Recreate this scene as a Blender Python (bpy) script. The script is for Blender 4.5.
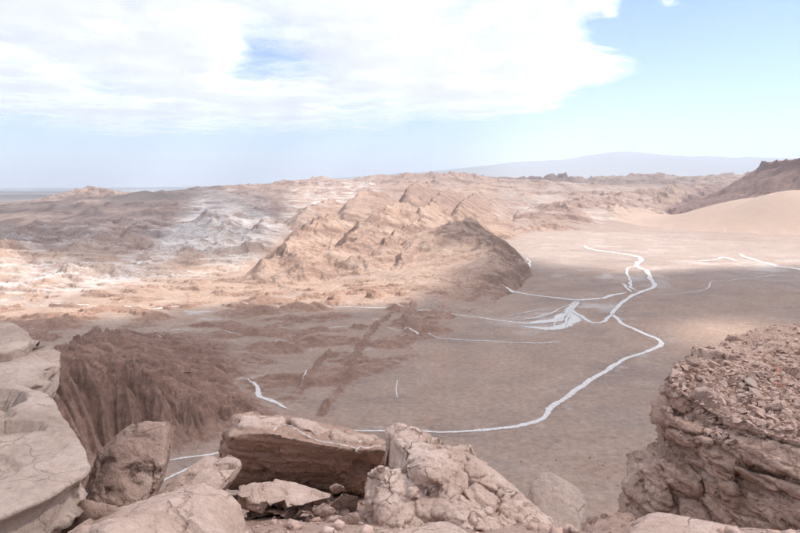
import bpy, bmesh, math, random
import numpy as np
from mathutils import Vector

for o in list(bpy.data.objects):
    bpy.data.objects.remove(o, do_unlink=True)
scene = bpy.context.scene
COL = scene.collection
F32 = np.float32

# ------------------------------------------------------------------ camera
CAM_Z = 100.0                     # the viewpoint stands 100 m above the valley floor
FPX = 640.0                       # focal length in pixels of an 800 px wide frame
PITCH = math.atan(80.5 / FPX)     # looking slightly down
cam_d = bpy.data.cameras.new('camera')
cam_d.sensor_width = 36.0
cam_d.lens = 36.0 * FPX / 800.0
cam_d.clip_start = 0.1
cam_d.clip_end = 200000.0
cam = bpy.data.objects.new('camera', cam_d)
COL.objects.link(cam)
cam.location = (0, 0, CAM_Z)
cam.rotation_euler = (math.pi / 2 - PITCH, 0, 0)
scene.camera = cam

# ------------------------------------------------------------------ sky and sun
SUN_EL = math.radians(50)
SUN_AZ = math.radians(78)         # measured from +Y towards +X
SUN = Vector((math.cos(SUN_EL) * math.sin(SUN_AZ), math.cos(SUN_EL) * math.cos(SUN_AZ), math.sin(SUN_EL)))
world = bpy.data.worlds.new('World')
scene.world = world
world.use_nodes = True
wn = world.node_tree.nodes
wl = world.node_tree.links
sky = wn.new('ShaderNodeTexSky')
sky.sky_type = 'NISHITA'
sky.sun_disc = False
sky.sun_elevation = SUN_EL
sky.sun_rotation = SUN_AZ
sky.altitude = 2500
sky.air_density = 1.0
sky.dust_density = 0.8
sky.ozone_density = 3.0
wl.new(sky.outputs[0], wn['Background'].inputs[0])
wn['Background'].inputs[1].default_value = 0.10
sun_d = bpy.data.lights.new('sun', 'SUN')
sun_d.energy = 3.4
sun_d.angle = math.radians(0.5)
sun_d.color = (1.0, 0.965, 0.91)
sun = bpy.data.objects.new('sun', sun_d)
COL.objects.link(sun)
sun.location = (300, 60, 400)
sun.rotation_euler = (-SUN).to_track_quat('-Z', 'Y').to_euler()

vs = scene.view_settings
vs.view_transform = 'Standard'
vs.look = 'None'
vs.exposure = 1.06
vs.gamma = 1.0
vs.use_curve_mapping = False
cy = scene.cycles
cy.use_denoising = True
cy.transparent_max_bounces = 24
cy.max_bounces = 5
cy.diffuse_bounces = 3
cy.volume_bounces = 2
cy.use_adaptive_sampling = True
cy.adaptive_threshold = 0.035
cy.adaptive_min_samples = 24

# ------------------------------------------------------------------ pixel <-> place
CP, SP = math.cos(PITCH), math.sin(PITCH)

def ray(px, py):
    """direction through a pixel of the 800x533 frame, scaled so that its +Y component is 1"""
    a = (px - 400.0) / FPX
    b = (266.5 - py) / FPX
    fy = CP + b * SP
    fz = -SP + b * CP
    return a / fy, fz / fy

def R(px, py, d):
    """point at distance d (along +Y) seen at a pixel"""
    kx, kz = ray(px, py)
    return np.array((kx * d, d, CAM_Z + kz * d))

def G(px, py, z=0.0):
    """point of the plane at height z seen at a pixel"""
    kx, kz = ray(px, py)
    d = (z - CAM_Z) / kz
    return np.array((kx * d, d, z))

def to_pix(x, y, z):
    """plan map: place -> pixel coordinates"""
    yy = np.maximum(y, 1e-3)
    fx = x
    fwd = yy * CP - (z - CAM_Z) * SP
    up = yy * SP + (z - CAM_Z) * CP
    fwd = np.maximum(fwd, 1e-3)
    return 400 + FPX * fx / fwd, 266.5 - FPX * up / fwd

# ------------------------------------------------------------------ noise
_rng = np.random.RandomState(7)
_a = _rng.rand(256) * 2 * np.pi
_G2 = np.stack([np.cos(_a), np.sin(_a)], 1).astype(F32)
_G2x = np.ascontiguousarray(_G2[:, 0]); _G2y = np.ascontiguousarray(_G2[:, 1])
_g = _rng.normal(size=(256, 3))
_G3 = (_g / np.linalg.norm(_g, axis=1)[:, None]).astype(F32)

def _hash(ix, iy, iz=None, seed=0):
    n = ix.astype(np.uint32) * np.uint32(374761393) + iy.astype(np.uint32) * np.uint32(668265263) + np.uint32((seed * 974711 + 12345) & 0xffffffff)
    if iz is not None:
        n = n + iz.astype(np.uint32) * np.uint32(2147483647 - 1013)
    n = (n ^ (n >> np.uint32(13))) * np.uint32(1274126177)
    n = (n ^ (n >> np.uint32(15))) * np.uint32(2246822519)
    return n ^ (n >> np.uint32(16))

def perlin2(x, y, seed=0):
    fx0 = np.floor(x); fy0 = np.floor(y)
    ix = fx0.astype(np.int32).view(np.uint32); iy = fy0.astype(np.int32).view(np.uint32)
    fx = x - fx0; fy = y - fy0
    u = fx * fx * fx * (fx * (fx * 6 - 15) + 10)
    v = fy * fy * fy * (fy * (fy * 6 - 15) + 10)
    hx0 = ix * np.uint32(374761393) + np.uint32((seed * 974711 + 12345) & 0xffffffff); hx1 = hx0 + np.uint32(374761393)
    hy0 = iy * np.uint32(668265263); hy1 = hy0 + np.uint32(668265263)
    def g(hx, hy, ax, ay):
        n = hx + hy
        n ^= n >> np.uint32(13); n *= np.uint32(1274126177); n ^= n >> np.uint32(15); n *= np.uint32(2246822519); n ^= n >> np.uint32(16)
        return ((n & np.uint32(0xffff)).astype(F32) * F32(1 / 32768) - F32(1)) * ax + ((n >> np.uint32(16)).astype(F32) * F32(1 / 32768) - F32(1)) * ay
    fx1 = fx - F32(1); fy1 = fy - F32(1)
    a = g(hx0, hy0, fx, fy); b = g(hx1, hy0, fx1, fy); c = g(hx0, hy1, fx, fy1); d = g(hx1, hy1, fx1, fy1)
    a += u * (b - a); c += u * (d - c)
    return (a + v * (c - a)) * F32(1.78)

def perlin3(p, seed=0):
    p = p.astype(F32)
    f0 = np.floor(p)
    i = f0.astype(np.int32).view(np.uint32)
    f = p - f0
    w = f * f * f * (f * (f * 6 - 15) + 10)
    def g(dx, dy, dz):
        h = _hash(i[:, 0] + np.uint32(dx), i[:, 1] + np.uint32(dy), i[:, 2] + np.uint32(dz), seed) & np.uint32(255)
        gr = _G3[h]
        return gr[:, 0] * (f[:, 0] - dx) + gr[:, 1] * (f[:, 1] - dy) + gr[:, 2] * (f[:, 2] - dz)
    def lx(dy, dz):
        a = g(0, dy, dz); return a + w[:, 0] * (g(1, dy, dz) - a)
    def ly(dz):
        a = lx(0, dz); return a + w[:, 1] * (lx(1, dz) - a)
    a = ly(0)
    return (a + w[:, 2] * (ly(1) - a)) * F32(1.5)

def fbm2(x, y, oct=5, seed=0, gain=0.5, lac=2.03):
    s = 0; a = 1.0; t = 0
    for k in range(oct):
        s = s + a * perlin2(x, y, seed + k * 17); t += a
        x = x * lac + 3.7; y = y * lac - 1.3; a *= gain
    return s / t

def ridge2(x, y, oct=5, seed=0, gain=0.5, lac=2.07):
    s = 0; a = 1.0; t = 0; w = 1.0
    for k in range(oct):
        n = 1 - np.abs(perlin2(x, y, seed + k * 13)) * 1.7
        n = np.clip(n, 0, 1) ** 2 * w
        w = np.clip(n * 1.6, 0, 1)
        s = s + a * n; t += a
        x = x * lac + 1.7; y = y * lac + 9.2; a *= gain
    return s / t

def fbm3(p, oct=4, seed=0, gain=0.5):
    s = 0; a = 1.0; t = 0
    for k in range(oct):
        s = s + a * perlin3(p, seed + k * 11); t += a
        p = p * 2.03 + 5.1; a *= gain
    return s / t

def worley3(p, seed=0):
    """distance to nearest and second nearest feature point, and cell id 0..1"""
    f0 = np.floor(p); f = (p - f0).astype(F32)
    i = f0.astype(np.int32)
    d1 = np.full(len(p), 9.0, F32); d2 = d1.copy(); cid = np.zeros(len(p), F32); tilt = cid.copy()
    for dx in (-1, 0, 1):
        for dy in (-1, 0, 1):
            for dz in (-1, 0, 1):
                ii = (i + np.array((dx, dy, dz), np.int32)).view(np.uint32)
                h = _hash(ii[:, 0], ii[:, 1], ii[:, 2], seed)
                q = np.stack([(h & np.uint32(1023)), (h >> np.uint32(10)) & np.uint32(1023), (h >> np.uint32(20)) & np.uint32(1023)], 1).astype(F32) / 1023.0
                d = np.sqrt((((q + np.array((dx, dy, dz), F32)) - f) ** 2).sum(1))
                near = d < d1
                q2 = np.stack([((h >> np.uint32(3)) & np.uint32(255)), ((h >> np.uint32(13)) & np.uint32(255)), ((h >> np.uint32(23)) & np.uint32(255))], 1).astype(F32) / 127.5 - 1
                tl = ((f - q - np.array((dx, dy, dz), F32)) * q2).sum(1)
                tilt = np.where(near, tl, tilt)
                d2 = np.where(near, d1, np.minimum(d2, d))
                cid = np.where(near, (h % np.uint32(1009)).astype(F32) / 1009.0, cid)
                d1 = np.where(near, d, d1)
    return d1, d2, cid, tilt

from concurrent.futures import ThreadPoolExecutor
_pool = ThreadPoolExecutor(4)
def chunked(fn, *arrs, n=150000):
    """run a pointwise function over long arrays in blocks"""
    N = len(arrs[0])
    if N <= n: return fn(*arrs)
    res = list(_pool.map(lambda k: fn(*[a[k:k + n] for a in arrs]), range(0, N, n)))
    if isinstance(res[0], tuple):
        return (np.concatenate([q[0] for q in res]), {k: np.concatenate([q[1][k] for q in res]) for k in res[0][1]})
    return np.concatenate(res)

def sstep(a, b, x):
    t = np.clip((x - a) / (b - a), 0, 1)
    return t * t * (3 - 2 * t)

def poly_mask(u, v, pts, soft):
    """soft mask of a polygon: 1 inside, 0 outside, blended over 'soft' units at the edge"""
    pts = np.array(pts, F32)
    n = len(pts)
    inside = np.zeros(u.shape, bool)
    d2 = np.full(u.shape, 1e12, F32)
    for k in range(n):
        x1, y1 = pts[k]; x2, y2 = pts[(k + 1) % n]
        if y1 != y2:
            c = ((y1 > v) != (y2 > v)) & (u < (x2 - x1) * (v - y1) / (y2 - y1) + x1)
            inside ^= c
        ex, ey = x2 - x1, y2 - y1
        t = np.clip(((u - x1) * ex + (v - y1) * ey) / (ex * ex + ey * ey + 1e-9), 0, 1)
        d2 = np.minimum(d2, (u - x1 - t * ex) ** 2 + (v - y1 - t * ey) ** 2)
    sd = np.sqrt(d2) * np.where(inside, 1, -1)
    return sstep(-soft, soft, sd)

def fbm2c(x, y, *a):
    return chunked(lambda p, q: fbm2(p, q, *a), x, y)

def poly_maskc(u, v, pts, soft):
    return chunked(lambda p, q: poly_mask(p, q, pts, soft), u, v)

def smax(a, b, k):
    h = np.clip(0.5 + 0.5 * (a - b) / k, 0, 1)
    return b + (a - b) * h + k * h * (1 - h)

def merge(h, f, base, k):
    """blend a hill of height f over the ground h; where there is no hill the ground stays as it is"""
    kk = np.clip(f * 0.8, 0.02, k)
    return np.where(f > 0.02, smax(h, base + f, kk), h)

# ------------------------------------------------------------------ scene helpers
def tag(o, label=None, cat=None, group=None, kind=None):
    if label: o['label'] = label
    if cat: o['category'] = cat
    if group: o['group'] = group
    if kind: o['kind'] = kind
    return o

def mesh_np(name, verts, quads, mat=None, smooth=True, tris=False):
    me = bpy.data.meshes.new(name)
    n = 3 if tris else 4
    me.vertices.add(len(verts))
    me.vertices.foreach_set('co', np.ascontiguousarray(verts, F32).ravel())
    me.loops.add(len(quads) * n)
    me.loops.foreach_set('vertex_index', np.ascontiguousarray(quads, np.int32).ravel())
    me.polygons.add(len(quads))
    me.polygons.foreach_set('loop_start', np.arange(0, len(quads) * n, n, dtype=np.int32))
    me.update(calc_edges=True)
    if smooth:
        me.polygons.foreach_set('use_smooth', np.ones(len(quads), bool))
    if mat: me.materials.append(mat)
    return me

def add_obj(name, me, parent=None, loc=None):
    o = bpy.data.objects.new(name, me)
    COL.objects.link(o)
    if loc is not None: o.location = loc
    if parent: o.parent = parent
    return o

def set_col(me, rgb, name='Col'):
    at = me.attributes.new(name, 'FLOAT_COLOR', 'POINT')
    c = np.ones((len(rgb), 4), F32); c[:, :3] = rgb
    at.data.foreach_set('color', c.ravel())

def set_f(me, val, name):
    at = me.attributes.new(name, 'FLOAT', 'POINT')
    at.data.foreach_set('value', np.ascontiguousarray(val, F32))

# ------------------------------------------------------------------ materials
class NT:
    def __init__(s, name):
        s.m = bpy.data.materials.new(name); s.m.use_nodes = True
        s.t = s.m.node_tree; s.n = s.t.nodes; s.l = s.t.links
        s.b = s.n['Principled BSDF']; s.out = s.n['Material Output']
        s.b.inputs['Specular IOR Level'].default_value = 0.15
        s.b.inputs['Roughness'].default_value = 0.95
    def new(s, t, **kw):
        k = s.n.new(t)
        for a, v in kw.items(): setattr(k, a, v)
        return k
    def link(s, a, b): s.l.new(a, b)
    def coord(s, out='Object'):
        return s.new('ShaderNodeTexCoord').outputs[out]
    def noise(s, vec, scale, detail=4, rough=0.55, dist=0.0):
        k = s.new('ShaderNodeTexNoise'); s.link(vec, k.inputs['Vector'])
        k.inputs['Scale'].default_value = scale; k.inputs['Detail'].default_value = detail
        k.inputs['Roughness'].default_value = rough; k.inputs['Distortion'].default_value = dist
        return k.outputs['Fac']
    def ramp(s, fac, stops):
        k = s.new('ShaderNodeValToRGB'); s.link(fac, k.inputs[0])
        e = k.color_ramp.elements
        while len(e) < len(stops): e.new(0.5)
        for q, (p, c) in zip(e, stops):
            q.position = p
            q.color = (c, c, c, 1) if not hasattr(c, '__len__') else (*c, 1)
        return k.outputs[0]
    def mix(s, a, b, fac, mode='MIX'):
        k = s.new('ShaderNodeMix', data_type='RGBA', blend_type=mode)
        for v, i in ((fac, 0), (a, 6), (b, 7)):
            if hasattr(v, 'is_output') or hasattr(v, 'links'): s.link(v, k.inputs[i])
            elif hasattr(v, '__len__'): k.inputs[i].default_value = (*v, 1)
            else: k.inputs[i].default_value = v
        return k.outputs[2]
    def math(s, op, a, b=None, c=None):
        k = s.new('ShaderNodeMath', operation=op)
        for i, v in enumerate((a, b, c)):
            if v is None: continue
            if hasattr(v, 'links'): s.link(v, k.inputs[i])
            else: k.inputs[i].default_value = v
        return k.outputs[0]
    def mapping(s, vec, scale=(1, 1, 1), rot=(0, 0, 0)):
        k = s.new('ShaderNodeMapping'); s.link(vec, k.inputs[0])
        k.inputs['Scale'].default_value = scale; k.inputs['Rotation'].default_value = rot
        return k.outputs[0]
    def bump(s, h, strength, dist, prev=None):
        k = s.new('ShaderNodeBump'); s.link(h, k.inputs['Height'])
        k.inputs['Strength'].default_value = strength; k.inputs['Distance'].default_value = dist
        if prev is not None: s.link(prev, k.inputs['Normal'])
        return k.outputs[0]

def mat_terrain(name, bump=1.0, fine=1.0):
    t = NT(name)
    a = t.new('ShaderNodeAttribute', attribute_name='Col').outputs['Color']
    co = t.coord()
    n1 = t.noise(co, 0.35, 5, 0.66)
    n2 = t.noise(co, 0.04, 5, 0.6)
    m1 = t.ramp(n1, [(0.25, 1 - 0.26 * fine), (0.75, 1 + 0.2 * fine)])
    m2 = t.ramp(n2, [(0.3, (1 - 0.10 * fine, 1 - 0.12 * fine, 1 - 0.13 * fine)), (0.7, (1 + 0.08 * fine, 1 + 0.08 * fine, 1 + 0.08 * fine))])
    m3 = t.ramp(t.noise(co, 1.7, 3, 0.7), [(0.3, 0.86), (0.7, 1.12)])
    c = t.mix(t.mix(t.mix(a, m1, 1.0, 'MULTIPLY'), m2, 1.0, 'MULTIPLY'), m3, 1.0, 'MULTIPLY')
    t.link(c, t.b.inputs['Base Color'])
    b1 = t.bump(t.noise(co, 0.12, 3, 0.6), 0.6 * bump, 3.0)
    b2 = t.bump(n1, 0.5 * bump, 0.8, b1)
    t.link(b2, t.b.inputs['Normal'])
    return t.m

M_FLOOR = mat_terrain('valley_floor_dirt', 0.9, 1.1)
M_HILL = mat_terrain('eroded_clay', 1.3, 1.5)
M_DUNE = mat_terrain('dune_sand', 0.12, 0.35)
M_FAR = mat_terrain('far_ground', 0.5, 0.6)

def mat_salt():
    t = NT('salt_crust')
    uv = t.new('ShaderNodeAttribute', attribute_name='edge').outputs['Fac']
    th = t.new('ShaderNodeAttribute', attribute_name='thin').outputs['Fac']
    co = t.coord()
    n = t.noise(co, 0.45, 6, 0.65)
    c = t.ramp(t.noise(co, 0.9, 5, 0.6), [(0.25, (0.52, 0.45, 0.40)), (0.6, (0.77, 0.735, 0.69))])
    c = t.mix((0.42, 0.31, 0.25), c, t.ramp(t.math('ADD', uv, t.math('MULTIPLY', t.math('SUBTRACT', n, 0.5), 1.3)), [(0.12, 0.0), (0.5, 1.0)]))
    t.link(c, t.b.inputs['Base Color'])
    n2 = t.noise(co, 0.08, 4, 0.6)
    # solid in the middle of the bed, broken into crumbs of crust at its margins
    e = t.math('ADD', uv, t.math('MULTIPLY', t.math('SUBTRACT', n, 0.5), 1.1))
    e = t.math('SUBTRACT', e, t.math('MULTIPLY', th, t.math('MULTIPLY', n2, 1.3)))
    al = t.ramp(e, [(0.08, 0.0), (0.42, 0.97)])
    t.link(al, t.b.inputs['Alpha'])
    t.link(t.bump(n, 0.3, 0.3), t.b.inputs['Normal'])
    return t.m

def mat_rock(name, c0, c1, c2, scale=1.0, bump=1.0, stain=(0.2, 0.12, 0.09), salt=0.0, strata=0.0, pit=0.6, crack=1.0):
    """weathered salt-clay rock: colour mottling, fine grain, pits; optional salt bloom and bedding streaks"""
    t = NT(name)
    co = t.coord()
    n1 = t.noise(co, 1.3 * scale, 7, 0.62, 0.5)
    n2 = t.noise(co, 6.0 * scale, 7, 0.68, 0.3)
    n3 = t.noise(co, 34.0 * scale, 5, 0.7)
    c = t.mix(t.ramp(n1, [(0.32, c0), (0.52, c1), (0.68, c2)]), stain, t.ramp(n2, [(0.56, 0.0), (0.76, 0.5)]))
    c = t.mix(c, t.ramp(n3, [(0.22, 0.74), (0.45, 1.0), (0.62, 1.08), (0.8, 1.22)]), 1.0, 'MULTIPLY')
    n5 = t.noise(co, 14.0 * scale, 6, 0.72, 0.4)
    c = t.mix(c, t.ramp(n5, [(0.26, (0.74, 0.66, 0.60)), (0.44, (1.0, 1.0, 1.0)), (0.7, (1.14, 1.14, 1.14))]), 1.0, 'MULTIPLY')
    st = None
    if strata > 0:
        mp = t.mapping(co, (0.5, 0.5, 11), (0.16, -0.22, 0))
        st = t.noise(mp, 1.3, 6, 0.6, 0.6)
        c = t.mix(c, t.ramp(st, [(0.3, (1 - .38 * strata, 1 - .42 * strata, 1 - .45 * strata)), (0.62, (1.08, 1.07, 1.05))]), 1.0, 'MULTIPLY')
    cv = t.new('ShaderNodeTexVoronoi', feature='DISTANCE_TO_EDGE')
    dv = t.new('ShaderNodeVectorMath', operation='ADD'); nv = t.new('ShaderNodeTexNoise'); nv.inputs['Scale'].default_value = 3.0 * scale; nv.inputs['Detail'].default_value = 4
    t.link(co, nv.inputs['Vector']); sv = t.new('ShaderNodeVectorMath', operation='SCALE'); sv.inputs['Scale'].default_value = 0.5 / scale
    t.link(nv.outputs['Color'], sv.inputs[0]); t.link(co, dv.inputs[0]); t.link(sv.outputs[0], dv.inputs[1]); t.link(dv.outputs[0], cv.inputs['Vector'])
    cv.inputs['Scale'].default_value = 2.1 * scale
    crk = t.math('MAXIMUM', t.ramp(cv.outputs['Distance'], [(0.003, 1 - crack), (0.004 + 0.014 * crack, 1.0)]), t.ramp(n1, [(0.46, 1.0), (0.56, 0.0)]))
    c = t.mix(c, t.ramp(crk, [(0.0, (0.5, 0.42, 0.37)), (1.0, (1, 1, 1))]), 1.0, 'MULTIPLY')
    if salt > 0:
        n4 = t.noise(co, 4.2 * scale, 8, 0.7, 1.2)
        c = t.mix(c, (0.68, 0.63, 0.6), t.ramp(n4, [(0.60, 0.0), (0.70, salt)]))
    t.link(c, t.b.inputs['Base Color'])
    vor = t.new('ShaderNodeTexVoronoi'); t.link(co, vor.inputs['Vector']); vor.inputs['Scale'].default_value = 26 * scale
    b = t.bump(n2, 0.7 * bump, 0.06 / scale)
    b = t.bump(n5, 0.7 * bump, 0.03 / scale, b)
    b = t.bump(n3, 0.55 * bump, 0.012 / scale, b)
    b = t.bump(t.ramp(vor.outputs['Distance'], [(0.0, 0.0), (0.35, 1.0)]), 0.22 * pit * bump, 0.012 / scale, b)
    b = t.bump(crk, 0.8, 0.02 / scale, b)
    if st is not None:
        b = t.bump(st, 0.6 * strata * bump, 0.08, b)
    t.link(b, t.b.inputs['Normal'])
    return t.m

# ------------------------------------------------------------------ terrain: plan of the place
def W(px, py, r):
    return R(px, py, r)

def ridge_field(x, y, pts, wl, wr, p=1.25, smooth=False, pr=None):
    """height of a crest polyline: pts are (x,y,z); wl / wr the widths of its left and right flanks"""
    best = np.zeros_like(x)
    for k in range(len(pts) - 1):
        ax, ay, az = pts[k]; bx, by, bz = pts[k + 1]
        ex, ey = bx - ax, by - ay
        L2 = ex * ex + ey * ey + 1e-6
        t = np.clip(((x - ax) * ex + (y - ay) * ey) / L2, 0, 1)
        dx = x - ax - t * ex; dy = y - ay - t * ey
        d = np.sqrt(dx * dx + dy * dy)
        side = ex * dy - ey * dx            # >0: left of the walking direction
        sd_ = sstep(-0.75, 0.75, side / (math.sqrt(L2) * d + 1e-3))
        w = wr + (wl - wr) * sd_
        q = np.clip(1 - d / w, 0, 1)
        q = q * q * (3 - 2 * q) if smooth else (q ** p if pr is None else q ** (pr + (p - pr) * sd_))
        best = np.maximum(best, (az + t * (bz - az)) * q)
    return best.astype(F32)

def peak_field(x, y, px, py, r, rad, p=1.2, squash=1.0):
    c = W(px, py, r)
    d = np.sqrt((x - c[0]) ** 2 + ((y - c[1]) * squash) ** 2)
    return (c[2] * np.clip(1 - d / rad, 0, 1) ** p).astype(F32)

def pl(pts):
    return [W(*p) for p in pts]

PEAKS = [(395, 203, 1150, 170), (314, 220, 1000, 120), (375, 247, 810, 75), (345, 230, 930, 95), (288, 242, 850, 75),
         (412, 184, 1700, 260), (439, 193, 1550, 150), (420, 216, 1180, 130), (372, 192, 1600, 200), (303, 253, 760, 60),
         (335, 257, 745, 55), (402, 257, 770, 55), (268, 263, 740, 50), (462, 202, 1480, 150), (432, 236, 980, 80),
         (355, 262, 715, 40), (385, 268, 700, 35), (318, 268, 705, 38), (425, 262, 760, 45), (450, 214, 1250, 110),
         (345, 198, 1750, 240), (300, 205, 1700, 190), (470, 190, 1900, 200), (365, 222, 1030, 80), (410, 228, 1000, 70)]

# crests running away from the viewer: steep on the left flank, long smooth slope on the right
CRESTS = [([(350, 236, 830), (358, 226, 900), (378, 212, 1030), (395, 202, 1150), (410, 205, 1300)], 45, 135), ([(285, 250, 740), (290, 238, 820), (314, 220, 980), (330, 216, 1120)], 35, 105),
          ([(331, 254, 740), (348, 240, 820), (375, 224, 950), (385, 216, 1050)], 30, 75), ([(364, 260, 720), (378, 245, 790), (390, 236, 870)], 24, 60), ([(405, 192, 1450), (415, 181, 1650), (425, 183, 1850)], 60, 170),
          ([(433, 200, 1400), (442, 190, 1580), (452, 190, 1750)], 50, 150), ([(300, 262, 690), (318, 256, 730), (330, 248, 790)], 20, 50), ([(402, 262, 720), (410, 250, 790), (428, 236, 900)], 25, 65),
          ([(455, 208, 1250), (468, 198, 1500), (476, 192, 1800)], 50, 140), ([(345, 205, 1500), (360, 193, 1700), (372, 190, 1900)], 60, 200), ([(265, 270, 690), (272, 258, 750), (283, 250, 810)], 20, 50),
          ([(300, 212, 1400), (318, 203, 1600), (330, 199, 1800)], 60, 180), ([(385, 240, 840), (402, 226, 960), (425, 218, 1100)], 30, 80), ([(420, 208, 1150), (432, 203, 1300), (440, 200, 1450)], 40, 110)]

def base_height(x, y):
    r = np.sqrt(x * x + y * y)
    u, v = to_pix(x, y, np.zeros_like(x))
    info = {'u': u, 'v': v, 'r': r}
    # valley floor, gently uneven
    wob = fbm2(x / 190, y / 190, 4, 3)
    z = 1.6 * wob + 0.55 * fbm2(x / 22, y / 22, 4, 8, 0.6) + 0.5 * ridge2(x / 75, y / 75, 4, 9)
    z = z + np.clip((r - 1100) / 1500, 0, 1) * 9
    wx = x + 26 * fbm2(x / 120, y / 120, 4, 21)
    wy = y + 26 * fbm2(x / 120, y / 120, 4, 22)
    wx2 = x + 8 * fbm2(x / 40, y / 40, 3, 23, 0.42)
    wy2 = y + 8 * fbm2(x / 40, y / 40, 3, 24, 0.42)
    hill = np.zeros_like(x)
    # gullied spur, near left
    spur = ridge_field(wx2, wy2, pl([(-120, 420, 180), (-30, 396, 206), (25, 372, 230), (64, 350, 258)]), 60, 92, 1.35)
    spur = np.maximum(spur, ridge_field(wx2, wy2, pl([(64, 350, 258), (87, 338, 298), (106, 330, 340), (127, 336, 372), (153, 334, 415)]), 55, 95, 1.6))
    spur = np.maximum(spur, peak_field(wx2, wy2, 205, 348, 365, 34, 1.0))
    spur = np.maximum(spur, peak_field(wx2, wy2, 190, 362, 330, 26, 1.0))
    spur = np.maximum(spur, ridge_field(wx2, wy2, pl([(120, 395, 225), (170, 396, 240), (215, 395, 262), (240, 400, 268)]), 18, 22, 1.1))
    spur = np.maximum(spur, ridge_field(wx2, wy2, pl([(120, 425, 212), (165, 424, 228), (212, 424, 245)]), 12, 14, 1.1))
    spur = np.maximum(spur, ridge_field(wx2, wy2, pl([(110, 360, 285), (160, 370, 290), (200, 380, 295)]), 20, 20, 1.1))
    # the channel keeps a flat bed between the spur and the boulders
    bed = np.zeros_like(x)
    for pp in ([(120, 463), (190, 457), (214, 454), (250, 446), (300, 436)], [(130, 505), (160, 483), (185, 470), (208, 458)], [(246, 383), (258, 392), (274, 402), (292, 412)]):
        bed = np.maximum(bed, ridge_field(x, y, [(*G(a, b)[:2], 1.0) for a, b in pp], 48 if pp[0][1] > 420 else 20, 48 if pp[0][1] > 420 else 20, 1, False))
    spur = spur * sstep(0.95, 0.15, bed)
    info['spur'] = spur
    # crescent ridge
    cres = ridge_field(wx2, wy2, pl([(448, 300, 545), (456, 293, 570), (467, 283, 600), (486, 263, 660), (495, 248, 730), (488, 233, 800), (472, 219, 860), (456, 222, 930), (445, 226, 980)]), 190, 38, 1.15, False, 0.62)
    info['cres'] = cres
    # central hills
    cen = np.zeros_like(x)
    wx3 = x + 12 * fbm2(x / 70, y / 70, 4, 25); wy3 = y + 12 * fbm2(x / 70, y / 70, 4, 26)
    for pts, a_, b_ in CRESTS:
        cen = merge(cen, ridge_field(wx3, wy3, pl(pts), a_, b_, 1.08) * 0.95, 0, 5.0)
    for p in PEAKS[14:19]:
        cen = merge(cen, peak_field(wx, wy, *p), 0, 5.0)
    cenmask = poly_mask(u, v, [(255, 285), (300, 290), (350, 291), (420, 287), (445, 275), (460, 240), (520, 215), (520, 196), (470, 190), (300, 192), (280, 215), (262, 255)], 6)
    rn = ridge2(wx / 130, wy / 130, 5, 31)
    cen = cen + cenmask * (rn * 6 + fbm2(wx / 45, wy / 45, 4, 37) * 2.0 + 1)
    info['cen'] = cen
    # shaded low hills and salt domes, left
    lf = ridge_field(wx, wy, pl([(-140, 250, 760), (0, 246, 800), (25, 246, 810), (62, 251, 800), (95, 252, 810)]), 90, 60, 1.2)
    for pts, a, b in (([(-150, 232, 1150), (0, 227, 1180), (31, 223, 1200), (52, 221, 1210), (74, 227, 1190), (110, 235, 1100)], 160, 70),
                      ([(68, 226, 1500), (99, 219, 1500), (116, 217, 1500), (150, 222, 1400)], 150, 80),
                      ([(-200, 214, 2300), (0, 210, 2250), (62, 208, 2200), (93, 205, 2200), (116, 204, 2200), (145, 203, 2150), (175, 206, 2050), (200, 206, 2000), (230, 208, 2000), (262, 206, 2000), (300, 203, 2100)], 300, 160),
                      ([(183, 254, 820), (200, 238, 1050), (214, 220, 1350), (205, 208, 1800)], 40, 130), ([(140, 258, 780), (160, 246, 930), (185, 226, 1250)], 35, 110),
                      ([(216, 250, 860), (228, 217, 1350), (240, 214, 1450)], 40, 140), ([(60, 250, 800), (85, 236, 1000), (105, 222, 1350)], 40, 120), ([(246, 248, 860), (254, 230, 1100), (268, 216, 1500)], 40, 120),
                      ([(-30, 250, 760), (10, 236, 980), (36, 225, 1250)], 40, 120), ([(110, 246, 900), (130, 230, 1150), (150, 218, 1500)], 40, 120),
                      ([(78, 265, 690), (95, 260, 715), (118, 260, 725)], 60, 40)):
        lf = np.maximum(lf, ridge_field(wx, wy, pl(pts), a, b, 1.2))
    lmask = poly_mask(u, v, [(-300, 270), (60, 262), (160, 268), (250, 268), (285, 250), (300, 203), (-300, 200)], 8)
    sx_, sy_ = wx * 0.8 + wy * 0.6, wy * 0.8 - wx * 0.6
    lf = lf * (0.75 + 0.4 * fbm2(wx / 90, wy / 90, 4, 46)) + lmask * (ridge2(sx_ / 240, sy_ / 110, 5, 41) * 13 + fbm2(sx_ / 60, sy_ / 30, 4, 44) * 4 - 2)
    lf = np.maximum(lf, ridge_field(wx, wy, pl([(20, 206, 2700), (45, 200, 2700), (70, 193, 2700), (92, 187, 2750), (104, 190, 2750), (122, 193, 2700)]), 420, 230, 1.0))
    info['left'] = lf
    # smooth dark mound far left
    mound = np.maximum(peak_field(x, y, 145, 190.5, 2450, 170, 0.8, 0.7), 0)
    mound = np.maximum(mound, ridge_field(x, y, pl([(112, 196, 2450), (145, 190.5, 2450), (172, 198, 2450)]), 150, 150, 1, True))
    info['mound'] = mound
    # badlands right of centre and the far plateau
    rb = ridge_field(wx, wy, pl([(505, 229, 1350), (530, 222, 1500), (560, 211, 1750), (600, 198, 2150), (640, 193, 2400), (700, 187, 2700), (742, 189, 2900)]), 330, 300, 1.1)
    rbm = poly_mask(u, v, [(505, 238), (560, 236), (600, 226), (690, 213), (760, 203), (760, 200), (600, 201), (560, 206), (520, 220)], 4)
    rb = rb + rbm * ridge2(wx / 150, wy / 150, 5, 51) * 16
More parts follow.
